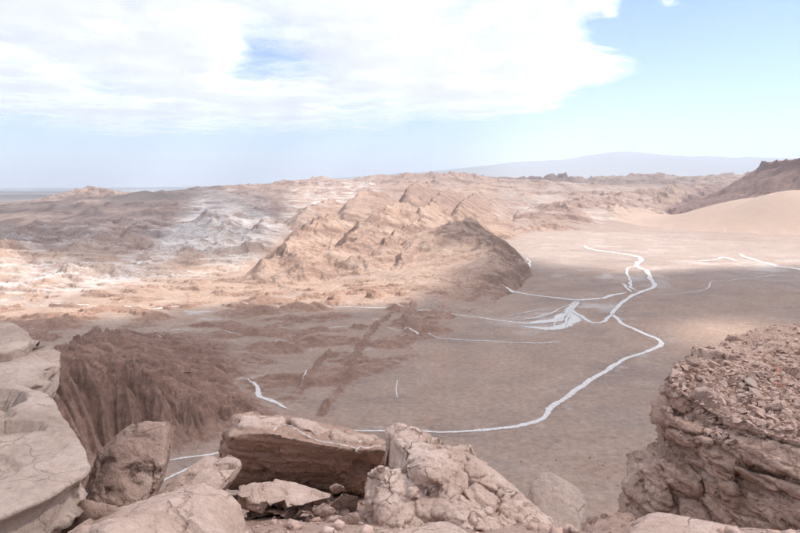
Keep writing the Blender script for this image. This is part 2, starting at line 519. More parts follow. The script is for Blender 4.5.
    far = ridge_field(wx, wy, pl([(225, 195, 3100), (262, 190, 3200), (290, 185, 3250), (318, 180, 3300), (350, 177, 3300), (400, 176, 3350), (440, 174, 3350), (478, 178, 3500), (520, 179, 4000), (546, 178, 4200), (600, 179, 4200), (640, 175, 4200), (690, 176.5, 4200), (735, 175, 4200), (800, 172, 4200), (1000, 172, 4300)]), 1500, 1500, 0.7)
    farn = ridge2(wx / 420, wy / 420, 5, 61)
    far = far * (0.86 + 0.2 * farn)
    for (px, py, rad) in ((551, 176, 90), (562, 174.5, 70), (577, 177.5, 110), (597, 178, 90), (650, 175, 110)):
        c = W(px, py, 4150)
        d = np.sqrt((x - c[0]) ** 2 + (y - c[1]) ** 2)
        far = np.maximum(far, c[2] * sstep(1.3, 0.35, d / rad))
    fm = sstep(2500, 3300, r) * poly_mask(u, v, [(240, 215), (300, 204), (480, 205), (800, 206), (1200, 206), (1200, 150), (240, 150)], 6)
    far = far + fm * farn * 10
    info['farr'] = smax(rb, far, 8.0)
    info['rb'] = rb
    # dune ramp and mesa, right
    dune = ridge_field(x, y, pl([(697, 218, 1750), (724, 212.5, 1640), (765, 198, 1560), (800, 191, 1500), (860, 178, 1450), (960, 165, 1400)]), 260, 330, 1, True)
    info['dune'] = dune
    rim = [W(763, 162, 1960), W(782, 167, 1830), W(800, 171, 1720), W(850, 176, 1560), W(1000, 180, 1400)]
    back = [(3200.0, 1500.0), (3600.0, 3600.0), (1950.0, 3200.0), (1340.0, 2320.0)]
    poly = [(p[0], p[1]) for p in rim] + back
    mw = 16 * fbm2(x / 60, y / 60, 4, 71)
    inside = np.zeros(x.shape, bool); d2 = np.full(x.shape, 1e12, F32)
    for k in range(len(poly)):
        x1, y1 = poly[k]; x2, y2 = poly[(k + 1) % len(poly)]
        if y1 != y2:
            inside ^= ((y1 > y) != (y2 > y)) & (x < (x2 - x1) * (y - y1) / (y2 - y1) + x1)
        ex, ey = x2 - x1, y2 - y1
        t = np.clip(((x - x1) * ex + (y - y1) * ey) / (ex * ex + ey * ey), 0, 1)
        d2 = np.minimum(d2, (x - x1 - t * ex) ** 2 + (y - y1 - t * ey) ** 2)
    sd = np.sqrt(d2) * np.where(inside, 1, -1) + mw
    top = 172 + 10 * sstep(0, 300, sd) + 5 * sstep(180, 220, sd + 30 * fbm2(x / 90, y / 90, 3, 77)) + 2 * fbm2(x / 70, y / 70, 4, 75)
    slope = 172 - 14 * sstep(0, -8, sd) + np.minimum(sd, 0) * 0.66
    slope = np.where(sd < -120, slope + (-120 - sd) * 0.22, slope)
    mesa = np.where(sd > 0, top, np.maximum(slope, 0))
    info['mesa'] = mesa
    # combine
    h = merge(z, spur, z * 0.4, 1.5)
    h = merge(h, cres, z * 0.3, 1.0)
    h = merge(h, cen, z * 0.3, 1.5)
    h = merge(h, lf, z * 0.3, 2.0)
    h = merge(h, mound, 0, 4.0)
    h = merge(h, rb, z * 0.3, 3.0)
    h = merge(h, far, z * 0.3, 6.0)
    h = merge(h, dune, z * 0.4, 3.0)
    h = np.maximum(h, mesa)
    # low outcrops and mounds scattered over the floor
    mm = poly_mask(u, v, [(-60, 303), (60, 306), (160, 300), (250, 294), (440, 292), (452, 315), (440, 350), (380, 372), (330, 405), (250, 395), (215, 350), (150, 345), (60, 360), (-60, 360)], 10)
    mn = fbm2(wx2 / 46, wy2 / 26, 5, 81, 0.55) + 0.12
    mn2 = ridge2(wx2 / 30, wy2 / 17, 4, 83)
    mm = np.maximum(mm, 0.8 * poly_mask(u, v, [(-60, 304), (-60, 272), (60, 268), (200, 266), (300, 284), (420, 290), (440, 300), (250, 300)], 8))
    mounds = mm * np.clip(mn - 0.14, 0, 1) * (9 + 5 * mn2) * sstep(6, 1, spur)
    info['mounds'] = mounds
    h = h + mounds
    # upturned strata: thin fins crossing the floor
    fins = np.zeros_like(x)
    br = 0.15 + 1.3 * np.clip(fbm2(x / 10, y / 10, 4, 91, 0.65) + 0.3, 0, 1)
    for pts, hh, wl_, wr_ in (([(322, 414), (345, 385), (357, 358), (372, 332), (386, 318)], 3.4, 4.0, 1.8), ([(300, 393), (318, 366), (328, 352)], 3.6, 3.6, 1.8),
                              ([(407, 335), (406, 322), (412, 308)], 3.2, 4, 4)):
        p3 = [(*G(a, b)[:2], hh) for a, b in pts]
        fins = np.maximum(fins, ridge_field(x + 5 * fbm2(x / 16, y / 16, 4, 93, 0.6), y, p3, wl_, wr_, 1.2))
    for (a, b, hh, rad) in ((356, 328, 9, 6.5), (302, 300, 8, 9), (335, 303, 7, 7), (372, 300, 6, 8), (408, 352, 4, 3.5), (404, 338, 4, 3), (445, 318, 5, 4.5), (214, 353, 6, 8), (282, 326, 5, 10), (268, 328, 5, 9), (586, 250, 4, 6)):
        g = G(a, b)
        d = np.sqrt((wx2 - g[0] - 2) ** 2 + (wy2 - g[1]) ** 2)
        d = d + rad * 0.9 * fbm2(x / 5, y / 5, 4, 95, 0.6)
        fins = np.maximum(fins, 0.7 * hh * np.clip(1 - d / rad, 0, 1) ** 1.1)
    fins = fins * br
    info['fins'] = fins
    h = h + fins
    # beyond the hills everything drops to a salt plain, low mesas on it, mountains behind
    az = np.degrees(np.arctan2(x, y))
    drop = sstep(3000, 4300, r + 250 * fbm2(x / 900, y / 900, 3, 101)) * sstep(-9, -13, az)
    drop = np.maximum(drop, sstep(5200, 6800, r))
    h = h * (1 - drop) + (-120) * drop
    info['drop'] = drop
    lowr = ridge_field(x, y, [(-9500, 25000, 60), (-6500, 24000, 230), (-4200, 23000, 300), (-1500, 22000, 260), (3000, 22000, 200)], 3500, 3500, 1.0)
    h = h + drop * lowr * (0.75 + 0.4 * ridge2(x / 2600, y / 2600, 4, 105))
    D = 26000
    mt = ridge_field(x, y, [W(300, 184, D), W(400, 176, D), W(440, 170, D), W(520, 161, D), W(590, 156, D), W(612, 151.5, D), (*W(622, 149.5, D)[:2], W(622, 149.5, D)[2]), W(640, 151, D), W(660, 154, D), W(700, 155.5, D), W(800, 157, D), W(1000, 160, D), W(1400, 170, D)], 9000, 9000, 0.9)
    h = np.maximum(h, mt * (0.985 + 0.02 * ridge2(x / 1800, y / 1800, 4, 107)) - 20)
    info['mt'] = mt
    # the cliff under the viewpoint
    ye = 9.5 + 2.0 * fbm2(x / 9, y * 0 + 3.3, 3, 111) - np.clip(np.abs(x) - 30, 0, 400) * 0.35
    d = y - ye
    cl = np.where(d < 0, CAM_Z - 7.0, CAM_Z - 9 - 1.55 * d - 3 * ridge2(x / 20, y / 30, 4, 113))
    talus = 26 * np.clip(1 - (d - 40) / 60, 0, 1) ** 2
    cl = np.maximum(cl, np.where(d < 40, 0, talus))
    info['cliff'] = cl
    h = np.maximum(h, cl)
    return h.astype(F32), info

def erosion(x, y, gx, gy, wave, octs, seed, gain=0.45, stripes=1.0):
    """branching gullies that run down the local slope (gx, gy)"""
    H = np.zeros_like(x); hx = np.zeros_like(x); hy = np.zeros_like(x)
    a = 1.0; f = 1.0 / wave
    sl = np.sqrt(gx * gx + gy * gy) + 1e-5
    nx, ny = gx / sl, gy / sl
    for k in range(octs):
        dx = (ny + hy * 0.6 / stripes) * stripes; dy = -(nx + hx * 0.6 / stripes) * stripes
        X = x * F32(f); Y = y * F32(f)
        x0 = np.floor(X); y0 = np.floor(Y)
        ix = x0.astype(np.int32).view(np.uint32); iy = y0.astype(np.int32).view(np.uint32)
        fx = X - x0; fy = Y - y0
        acc = np.zeros_like(x); sacc = np.zeros_like(x); wt = np.full_like(x, 1e-5)
        for i in (-1, 0, 1, 2):
            for j in (-1, 0, 1, 2):
                h = _hash(ix + np.uint32(i & 0xffffffff), iy + np.uint32(j & 0xffffffff), None, seed + k)
                ppx = fx - i - (h & np.uint32(1023)).astype(F32) * F32(0.5 / 1023)
                ppy = fy - j - ((h >> np.uint32(10)) & np.uint32(1023)).astype(F32) * F32(0.5 / 1023)
                w = np.exp(-2 * (ppx * ppx + ppy * ppy))
                m = (ppx * dx + ppy * dy) * F32(2 * np.pi)
                acc += np.cos(m) * w; sacc -= np.sin(m) * w; wt += w
        acc /= wt; sacc /= wt
        ph = np.arctan2(sacc, acc)
        tri = 1 - np.abs(ph) * F32(2 / np.pi)
        mag = np.sqrt(acc * acc + sacc * sacc) + 1e-4
        acc = acc * 0.35 + tri * 0.65 * np.minimum(1, mag * 2.0); sacc = sacc / mag * np.minimum(1, mag * 1.6)
        H += a * acc
        hx += a * sacc * dx; hy += a * sacc * dy
        a *= gain; f *= 2.0
    return H

# polar sheet of ground round the viewpoint: fine where the valley is, coarse elsewhere, on to the horizon
AZ = np.radians(np.concatenate([np.linspace(-180, -40, 40, endpoint=False), np.linspace(-40, 40, 960), np.linspace(40, 180, 41)[1:]])).astype(np.float64)
RR = np.concatenate([np.geomspace(6, 110, 45, endpoint=False), np.geomspace(110, 4800, 1020, endpoint=False), np.geomspace(4800, 60000, 90)])
NA, NR = len(AZ), len(RR)
A2, R2 = np.meshgrid(AZ, RR)          # rows: radius
X = (np.sin(A2) * R2).astype(F32).ravel()
Y = (np.cos(A2) * R2).astype(F32).ravel()
Hh, I = chunked(base_height, X, Y)
Z2 = Hh.reshape(NR, NA).astype(np.float64)

def polar_grad(Z):
    zr = np.gradient(Z, axis=0) / np.gradient(R2, axis=0)
    za = np.gradient(Z, axis=1) / np.gradient(A2, axis=1) / R2
    return (zr * np.sin(A2) + za * np.cos(A2)).astype(F32), (zr * np.cos(A2) - za * np.sin(A2)).astype(F32)

def blur(Z, k0, k1):
    for ax, k in ((0, k0), (1, k1)):
        P = np.pad(Z, [(k + 1, k) if a == ax else (0, 0) for a in (0, 1)], mode='edge')
        cs = np.cumsum(P, axis=ax)
        n = Z.shape[ax]
        hi = np.take(cs, np.arange(2 * k + 1, 2 * k + 1 + n), axis=ax); lo = np.take(cs, np.arange(0, n), axis=ax)
        Z = (hi - lo) / (2 * k + 1)
    return Z

# the water follows the broad fall of the slopes, not their pebbles
gx, gy = polar_grad(blur(blur(Z2, 7, 14), 7, 14))
_gx, _gy = polar_grad(Z2)
slope = np.where(I['r'] < 500, np.sqrt(gx ** 2 + gy ** 2).ravel(), np.sqrt(_gx ** 2 + _gy ** 2).ravel())
ux, vy = I['u'], I['v']
rr = I['r']
# erosion: strength follows the slope, scale follows the size of the hill
fine_w = sstep(520, 420, rr)
near = rr < 620
E = np.zeros_like(X)
gxf, gyf = gx.ravel(), gy.ravel()
def part(mask, wave, octs, seed, gain, stripes=1.0):
    out = np.zeros_like(X)
    out[mask] = chunked(lambda a, b, c, d: erosion(a, b, c, d, wave, octs, seed, gain, stripes), X[mask], Y[mask], gxf[mask], gyf[mask])
    return out
mk = (rr > 100) & (rr < 620)
En = 0.25 * part(mk, 60.0, 1, 201, 0.5, 2.0) + 0.85 * part(mk, 34.0, 3, 205, 0.42, 3.0)
mk = (rr > 380) & (rr < 2300)
Em = part(mk, 64.0, 4, 211, 0.45, 1.2)
mk = (rr > 1300) & (rr < 6000)
Ef = part(mk, 150.0, 5, 221, 0.52)
mkt = (rr > 10000) & (rr < 40000)
Emt = part(mkt, 1500.0, 3, 231, 0.5)
w1 = sstep(600, 440, rr)
w3 = sstep(1400, 2200, rr)
w2 = (1 - w1) * (1 - w3)
sl_ = np.clip(slope * 1.9, 0, 1)
smooth_zone = np.clip(sstep(4, 12, I['dune']) * (I['dune'] + 3 > I['mesa']) + sstep(10, 25, I['mound']) * (rr > 2100) * (rr < 2800), 0, 1)
onspur = sstep(0.6, 7, I['spur']) * (rr < 560)
amp = w1 * (5.6 * onspur + 0.9 * (1 - onspur)) * En + w2 * 4.0 * Em + w3 * 13.0 * Ef
amp = amp * sl_ * (1 - smooth_zone) * (1 - 0.8 * np.clip(I['mounds'] / 2, 0, 1))
amp = np.where(I['mesa'] > 25, np.clip(slope, 0, 0.7) * (3.5 * Em + 6 * Ef), amp)
amp = np.where(rr > 9000, Emt * 35 * sl_, amp)
Hf = Hh + amp
# small scale roughness of eroded clay
rough = np.clip(sstep(0.06, 0.35, slope) + 0.3 * np.clip(I['mounds'] / 3, 0, 1) + np.clip(I['fins'] / 2, 0, 1), 0, 1) * (1 - smooth_zone)
rn = fbm2c(X / 5.5, Y / 5.5, 4, 131) * w1 * 0.55 * (1 - 0.6 * onspur) + fbm2c(X / 14, Y / 14, 5, 133, 0.6) * w2 * 1.8 + fbm2c(X / 45, Y / 45, 5, 135, 0.6) * w3 * (rr < 7000) * 9.0
Hf = Hf + rn * rough
Hf = Hf.astype(F32)
gx2, gy2 = polar_grad(Hf.reshape(NR, NA).astype(np.float64))
slope2 = np.sqrt(gx2 ** 2 + gy2 ** 2).ravel()

def ground(x, y):
    """height of the ground sheet at a place"""
    x = np.atleast_1d(np.asarray(x, float)); y = np.atleast_1d(np.asarray(y, float))
    a = np.arctan2(x, y); r = np.hypot(x, y)
    ia = np.clip(np.searchsorted(AZ, a) - 1, 0, NA - 2); ir = np.clip(np.searchsorted(RR, r) - 1, 0, NR - 2)
    ta = np.clip((a - AZ[ia]) / (AZ[ia + 1] - AZ[ia]), 0, 1); tr = np.clip((r - RR[ir]) / (RR[ir + 1] - RR[ir]), 0, 1)
    Z = Hf.reshape(NR, NA)
    return (Z[ir, ia] * (1 - ta) + Z[ir, ia + 1] * ta) * (1 - tr) + (Z[ir + 1, ia] * (1 - ta) + Z[ir + 1, ia + 1] * ta) * tr

# ------------------------------------------------------------------ terrain colours (what the ground is made of)
def lerp(a, b, t):
    return a + (np.asarray(b, F32) - a) * t[:, None]
C = np.zeros((len(X), 3), F32)
C[:] = (0.39, 0.278, 0.214)
nA = fbm2c(X / 85, Y / 60, 5, 141); nB = fbm2c(X / 24, Y / 16, 5, 143, 0.6); nC = fbm2c(X / 260, Y / 180, 4, 145)
C = lerp(C, (0.40, 0.27, 0.20), sstep(0.0, 0.35, nA + 0.3 * nB) * 0.55)
C = lerp(C, (0.30, 0.228, 0.192), sstep(0.05, 0.35, -nA + 0.5 * nB) * 0.55)
clay = np.clip(sstep(0.10, 0.42, slope2 + 0.08 * nB) + 0.45 * np.clip(I['mounds'] / 3, 0, 1) + np.clip(I['fins'] / 6, 0, 0.45), 0, 1)
red = np.array((0.315, 0.195, 0.142), F32)
tan = np.array((0.375, 0.258, 0.196), F32)
redness = np.clip(sstep(700, 560, rr) + 0.35 * (nC > 0.1), 0, 1)
C = lerp(C, tan, clay)
C = lerp(C, red, clay * redness)
onsp = sstep(1.5, 6, I['spur']) * (rr < 600)
C = lerp(C, (0.295, 0.178, 0.132), onsp * (0.75 + 0.25 * nB))
bx = [(*G(a, b)[:2], 1.0) for a, b in ((426, 430), (434, 400), (439, 370), (441, 335), (449, 300))]
bandf = chunked(lambda p, q: ridge_field(p, q, bx, 5.5, 5.5, 1, True), X + 1.5 * nB, Y)
C = lerp(C, (0.42, 0.27, 0.195), bandf * sstep(-0.25, 0.3, nB) * 0.75)
nE = fbm2c(X / 9, Y / 9, 5, 195, 0.62)
C = lerp(C, (0.37, 0.235, 0.175), onsp * sstep(0.02, 0.3, nE) * 0.7)
C = lerp(C, (0.2, 0.11, 0.08), onsp * sstep(0.05, 0.3, fbm2c((Hf * 2.2 + X * 0.12) / 5, Y / 90, 3, 197)) * 0.55)
# pale crust on gully floors and flats between spurs
gull = sstep(-0.15, -0.6, En) * onsp * sstep(0.45, 0.15, slope2)
C = lerp(C, (0.36, 0.28, 0.25), gull * 0.8)
# dark rock breaking through the clay
nD = fbm2c(X / 38, Y / 38, 6, 153, 0.68)
C = lerp(C, (0.2, 0.125, 0.095), clay * (rr > 560) * sstep(-0.02, 0.26, nD) * 0.8)
# banded beds in the hills
band = fbm2c((X * 0.55 + Hf * 2.6) / 24, (Y * 0.10) / 30, 4, 151, 0.6)
C = lerp(C, (0.215, 0.135, 0.105), clay * (rr > 600) * sstep(0.06, 0.3, band) * 0.85)
C = lerp(C, (0.23, 0.15, 0.118), sstep(2, 8, I['cres']) * (rr < 1000) * sstep(0.4, 0.75, slope2) * 0.7)  # not banded: steep faces of the crescent ridge set darker brown
C = lerp(C, (0.44, 0.335, 0.265), clay * (rr > 600) * sstep(0.08, 0.4, -band) * 0.6)
# hills on the left: purplish brown and grey-white salt
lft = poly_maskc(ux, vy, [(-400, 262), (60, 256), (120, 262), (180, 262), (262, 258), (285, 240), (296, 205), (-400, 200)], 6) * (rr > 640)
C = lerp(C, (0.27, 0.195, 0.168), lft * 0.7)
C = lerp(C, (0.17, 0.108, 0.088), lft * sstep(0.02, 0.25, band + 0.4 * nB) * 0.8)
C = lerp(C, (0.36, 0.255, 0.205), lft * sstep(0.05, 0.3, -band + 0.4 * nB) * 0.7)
saltn = fbm2c(X / 60 + nB * 0.6, Y / 60, 6, 161, 0.62)
lowslope = sstep(0.5, 0.1, slope2)
salt = np.zeros_like(X)
def addsalt(poly, soft, lo, hi, amt, lowonly=1.0):
    global salt
    m = poly_maskc(ux, vy, poly, soft) * sstep(lo, hi, saltn + 0.25 * nB) * (1 - lowonly + lowonly * lowslope) * amt
    salt = np.maximum(salt, m)
addsalt([(150, 262), (165, 235), (200, 212), (235, 216), (270, 222), (290, 236), (262, 252), (215, 262)], 10, -0.42, 0.15, 0.85, 0.3)
addsalt([(20, 288), (40, 268), (100, 262), (180, 258), (250, 258), (262, 266), (150, 280), (60, 292)], 9, -0.32, 0.25, 0.85, 0.8)
addsalt([(-100, 300), (-50, 268), (40, 268), (60, 300), (-50, 303)], 10, -0.25, 0.2, 0.75, 0.7)
addsalt([(272, 232), (285, 215), (310, 206), (372, 204), (380, 214), (340, 220), (300, 232)], 7, -0.2, 0.4, 0.8, 0.35)
addsalt([(0, 262), (0, 240), (80, 232), (160, 228), (160, 262)], 8, -0.15, 0.3, 0.6, 0.5)
addsalt([(478, 224), (520, 218), (560, 207), (592, 201), (580, 206), (545, 218), (520, 226), (500, 232)], 4, -0.25, 0.3, 0.6, 0.5)
addsalt([(575, 228), (590, 213), (622, 211), (640, 215), (690, 209), (720, 210), (640, 222), (600, 232)], 4, -0.05, 0.3, 0.65, 0.6)
addsalt([(515, 262), (530, 240), (600, 232), (700, 232), (735, 246), (640, 250), (600, 262), (540, 268)], 7, -0.3, 0.5, 0.45, 0.5)
addsalt([(655, 268), (690, 256), (745, 254), (800, 262), (830, 276), (770, 272), (720, 266)], 5, -0.1, 0.25, 0.5, 0.5)
addsalt([(552, 276), (570, 268), (606, 270), (618, 282), (590, 284)], 4, -0.1, 0.25, 0.5)
addsalt([(200, 352), (150, 362), (130, 392), (180, 400), (240, 395), (300, 372), (330, 352), (280, 342)], 8, 0.15, 0.5, 0.5)
addsalt([(60, 300), (160, 296), (400, 300), (460, 345), (380, 352), (200, 345), (60, 330)], 8, 0.22, 0.5, 0.5)
addsalt([(490, 322), (530, 316), (565, 302), (600, 296), (625, 296), (612, 322), (570, 332), (520, 332)], 8, -0.15, 0.4, 0.5)
addsalt([(600, 296), (630, 262), (660, 262), (668, 286), (640, 298)], 6, -0.1, 0.4, 0.45)
addsalt([(680, 270), (700, 254), (830, 254), (830, 284), (740, 276)], 6, -0.15, 0.35, 0.55, 0.5)
addsalt([(570, 256), (590, 243), (660, 243), (700, 250), (640, 262)], 6, -0.2, 0.4, 0.5)
C = lerp(C, (0.66, 0.62, 0.59), np.clip(salt, 0, 1))
info_salt = salt
# damp, stained ground along the main channel
wetp = [(*G(a, b)[:2], 1.0) for a, b in ((345, 431), (440, 432), (521, 427), (552, 408), (600, 375), (650, 351), (661, 345.5), (642, 333), (615, 318), (628, 298.5), (654, 287), (646, 271))]
wet = chunked(lambda p, q: ridge_field(p, q, wetp, 16, 16, 1, True), X + 3 * nB, Y + 3 * nA)
C = lerp(C, (0.26, 0.185, 0.15), wet * sstep(-0.3, 0.3, nB) * 0.5)
C = lerp(C, (0.37, 0.292, 0.25), (sstep(650, 900, rr) * (1 - clay) * (1 - np.clip(salt, 0, 1)) * (ux > 500) * 0.75))
C = lerp(C, (0.56, 0.5, 0.465), wet * sstep(0.12, 0.42, fbm2c(X / 13, Y / 13, 5, 193, 0.65)) * 0.6)
# far plateau, right badlands
C = lerp(C, (0.27, 0.18, 0.145), (rr > 1300) * (ux > 270) * np.clip(clay + 0.45, 0, 1) * (1 - np.clip(salt * 1.3, 0, 1)) * sstep(-0.35, 0.25, fbm2c(X / 300, Y / 300, 5, 171)) * 0.85)
# smooth mound, dune, mesa
C = lerp(C, (0.25, 0.195, 0.165), np.clip(sstep(15, 40, I['mound']) * (I['mound'] + 12 > Hf) * (rr > 2200) * (rr < 2750), 0, 1))
isdune = sstep(1.2, 4.0, I['dune']) * (I['dune'] + 4 > I['mesa'])
C = lerp(C, (0.405, 0.292, 0.228), isdune)
ismesa = ((I['mesa'] > 12) & (I['mesa'] >= I['dune'] - 2)).astype(F32)
mb = fbm2c(X / 60, (Y + Hf * 4) / 40, 5, 175, 0.6)
C = lerp(C, (0.2, 0.125, 0.108), ismesa * np.clip(0.9 + 0.3 * mb, 0, 1))
C = lerp(C, (0.3, 0.21, 0.18), ismesa * sstep(0.25, 0.08, slope2) * 0.8)
# plain beyond
streak = fbm2c(X / 9000, Y / 1500, 5, 181, 0.55)
C = lerp(C, (0.25, 0.2, 0.185), I['drop'])
C = lerp(C, (0.62, 0.6, 0.58), I['drop'] * sstep(0.05, 0.22, streak) * (np.degrees(np.arctan2(X, Y)) < 5))
C = lerp(C, (0.16, 0.13, 0.125), I['drop'] * sstep(0.05, 0.3, -streak) * 0.8)
C = lerp(C, (0.17, 0.14, 0.13), sstep(60, 200, I['mt']) * (rr > 12000))
# cliff
C = lerp(C, (0.33, 0.22, 0.175), (I['cliff'] > Hh - 0.5).astype(F32) * (rr < 140))
C = np.clip(C, 0.02, 0.9)

# ------------------------------------------------------------------ terrain: split into pieces of the setting
qa, qr = np.meshgrid(np.arange(NA - 1), np.arange(NR - 1))
q0 = (qr * NA + qa).ravel()
Q = np.stack([q0, q0 + 1, q0 + NA + 1, q0 + NA], 1)
cen_i = q0
lab = np.zeros(len(q0), np.int8)                              # 0 valley floor
def at(k): return I[k][cen_i]
rq = rr[cen_i]; uq = ux[cen_i]; vq = vy[cen_i]; hq = Hf[cen_i]; azq = np.degrees(np.arctan2(X[cen_i], Y[cen_i]))
lab[(at('spur') > 1.2) & (rq < 560)] = 1                       # gullied spur
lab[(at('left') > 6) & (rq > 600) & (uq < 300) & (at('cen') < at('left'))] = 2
lab[(at('cen') > 2.0) & (rq > 600) & (at('cen') >= at('left')) & (at('cen') > at('farr'))] = 3
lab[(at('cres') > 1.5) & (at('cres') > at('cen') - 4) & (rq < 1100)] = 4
lab[(at('farr') > 8) & (at('farr') >= at('cen')) & (at('farr') >= at('left')) & (rq > 1200)] = 5
lab[(at('rb') > 8) & (at('rb') >= at('farr') - 9) & (rq > 1200) & (rq < 3300) & (uq > 480)] = 9
lab[(at('dune') > 1.5) & (rq < 2200)] = 6
lab[(at('mesa') > 12) & (at('mesa') > at('dune') - 2)] = 7
lab[(at('drop') > 0.5) | (rq > 7000)] = 8
lab[(at('mt') > 60) & (rq > 12000)] = 10
lab[(at('cliff') > Hh[cen_i] - 0.5) & (rq < 150)] = 11
NRM = np.stack([-gx2.ravel(), -gy2.ravel(), np.ones_like(X)], 1)
NRM /= np.linalg.norm(NRM, axis=1)[:, None]
PIECES = [('valley_floor', M_FLOOR, 'pale brown valley floor with white salt channels', 'ground'),
          ('gullied_spur', M_HILL, 'dark red-brown spur cut by branching gullies, below the pale slabs', 'hill'),
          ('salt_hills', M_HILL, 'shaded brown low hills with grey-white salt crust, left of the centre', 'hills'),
          ('clay_hills', M_HILL, 'sunlit tan clay hills in the middle of the valley', 'hills'),
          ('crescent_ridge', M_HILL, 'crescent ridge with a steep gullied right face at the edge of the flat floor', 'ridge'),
          ('far_plateau', M_HILL, 'far eroded plateau with small buttes along the skyline', 'plateau'),
          ('sand_dune', M_DUNE, 'smooth tan sand ramp below the dark mesa on the right', 'dune'),
          ('mesa', M_HILL, 'dark brown flat-topped mesa at the right edge', 'mesa'),
          ('salt_plain', M_FAR, 'bluish far plain with pale salt streaks', 'plain'),
          ('badland_ridge', M_HILL, 'brown badland ridge behind the flat floor, left of the mesa', 'ridge'),
          ('mountains', M_FAR, 'pale blue broad mountain on the horizon', 'mountain'),
          ('cliff', M_HILL, 'brown cliff dropping from the viewpoint to the valley floor', 'cliff')]
VERT = np.stack([X, Y, Hf], 1)
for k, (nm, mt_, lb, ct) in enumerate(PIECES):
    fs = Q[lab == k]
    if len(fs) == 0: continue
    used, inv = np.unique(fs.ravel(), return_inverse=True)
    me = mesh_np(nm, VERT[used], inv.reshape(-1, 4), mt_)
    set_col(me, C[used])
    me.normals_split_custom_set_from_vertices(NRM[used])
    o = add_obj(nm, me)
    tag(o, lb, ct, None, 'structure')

# ------------------------------------------------------------------ salt channels lying on the floor
M_SALT = mat_salt()
def catmull(P, step):
    P = np.array(P, float)
    P = np.vstack([2 * P[0] - P[1], P, 2 * P[-1] - P[-2]])
    out = []
    for k in range(1, len(P) - 2):
        n = max(2, int(np.linalg.norm(P[k + 1][:2] - P[k][:2]) / step))
        for t in np.linspace(0, 1, n, endpoint=False):
            a, b, c, d = P[k - 1], P[k], P[k + 1], P[k + 2]
            out.append(0.5 * (2 * b + (c - a) * t + (2 * a - 5 * b + 4 * c - d) * t * t + (3 * b - a - 3 * c + d) * t ** 3))
    out.append(P[-2])
    return np.array(out)

def channel(name, pts, label, thin=0.0, seed=0, wander=1.0):
    """pts: (pixel x, pixel y, width in metres) along the bed"""
    cp = [(*G(a, b)[:2], w) for a, b, w in pts]
    step = max(1.2, np.hypot(*np.array(cp[0][:2])) / 260)
    P = catmull(cp, step)
    s = np.arange(len(P)) * step
    T = np.gradient(P[:, :2], axis=0); T /= np.linalg.norm(T, axis=1)[:, None] + 1e-9
    N = np.stack([-T[:, 1], T[:, 0]], 1)
    n0 = perlin2((s / 26).astype(F32), (s * 0 + seed).astype(F32), 301)
    nl = perlin2((s / 22).astype(F32), (s * 0 + seed + 3.3).astype(F32), 303); nr = perlin2((s / 22).astype(F32), (s * 0 + seed + 7.7).astype(F32), 305)
    w = P[:, 2]
    mid = P[:, :2] + N * (n0 * w * 0.5 * wander)[:, None]
    vs_, ed = [], []
    K = 7
    for j in range(K):
        t = j / (K - 1) * 2 - 1
        half = w * 0.50 * (1 + 0.35 * np.where(t < 0, nl, nr)) * (1 + 0.4 * n0)
        q = mid + N * (t * half)[:, None]
        rq_ = np.hypot(q[:, 0], q[:, 1])
        zz = ground(q[:, 0], q[:, 1]) + 0.05 + rq_ * 0.00025 + seed * 0.007
        vs_.append(np.column_stack([q, zz])); ed.append(np.full(len(P), 1 - abs(t)))
    V = np.stack(vs_, 1).reshape(-1, 3)
    e = np.stack(ed, 1).ravel()
    tp = np.minimum(1, np.minimum(s, s[-1] - s) / 12)
    e = e * np.repeat(0.25 + 0.75 * tp, K)
    n = len(P)
    i0 = (np.arange(n - 1)[:, None] * K + np.arange(K - 1)[None]).ravel()
    q = np.stack([i0, i0 + 1, i0 + K + 1, i0 + K], 1)
    me = mesh_np(name, V, q, M_SALT)
    set_f(me, e, 'edge'); set_f(me, np.full(len(V), thin), 'thin')
    o = add_obj(name, me)
    tag(o, label, 'salt channel', 'white salt channels on the valley floor', 'structure')
    return o

channel('salt_channel', [(150, 463, 2.4), (190, 457, 2.4), (214, 454, 2.4), (250, 446, 2.4), (300, 436, 2.4), (345, 431, 2.4), (390, 431, 2.6), (440, 432, 3.2), (500, 429, 3.6), (521, 427, 3.6), (542, 420, 3.6), (552, 408, 4.0), (575, 392, 4.6), (600, 375, 4.6), (625, 360, 4.4), (650, 351, 4.4), (661, 345.5, 4.6), (657, 339, 4.6), (642, 333, 4.4), (625, 326, 4.4), (615, 318, 5), (613, 312, 5), (628, 298.5, 5.5), (641, 292, 6.5), (654, 287, 7), (650, 278, 7.5), (646, 271, 8), (636, 266, 9), (641, 260, 10), (634, 256, 11), (614, 253, 11), (591, 249.5, 10), (584, 246, 9)],
        'long white salt channel winding across the flat floor to the far bend', 0.0, 1, 0.5)
channel('salt_channel', [(140, 497, 1.2), (160, 483, 1.6), (185, 470, 1.6), (208, 458, 1.2)], 'short white salt line seen between the upright boulder and the tilted block', 0.1, 2, 0.4)
channel('salt_channel', [(501, 290.6, 3), (510, 291.6, 5), (530, 294.5, 6), (557, 298, 7), (581, 300, 8), (608, 297, 8), (628, 292.5, 6)], 'white salt channel entering the braided fan from the crescent ridge', 0.1, 3)
channel('salt_channel', [(576, 301, 7), (572, 307, 9), (566, 315, 13), (550, 321, 15), (524, 325, 8)], 'left white arm of the braided salt fan', 0.1, 4)
channel('salt_channel', [(579, 301, 4), (573, 310, 5), (581, 317, 6), (592, 323, 6), (604, 322, 5), (613, 314, 4)], 'right white arm of the braided salt fan', 0.15, 5)
channel('salt_channel', [(568, 306, 4), (568, 312, 9), (574, 319, 15), (570, 325, 16), (548, 328, 13), (515, 327, 6)], 'broad white patch in the middle of the braided salt fan', 0.2, 6)
rb_ = random.Random(11)
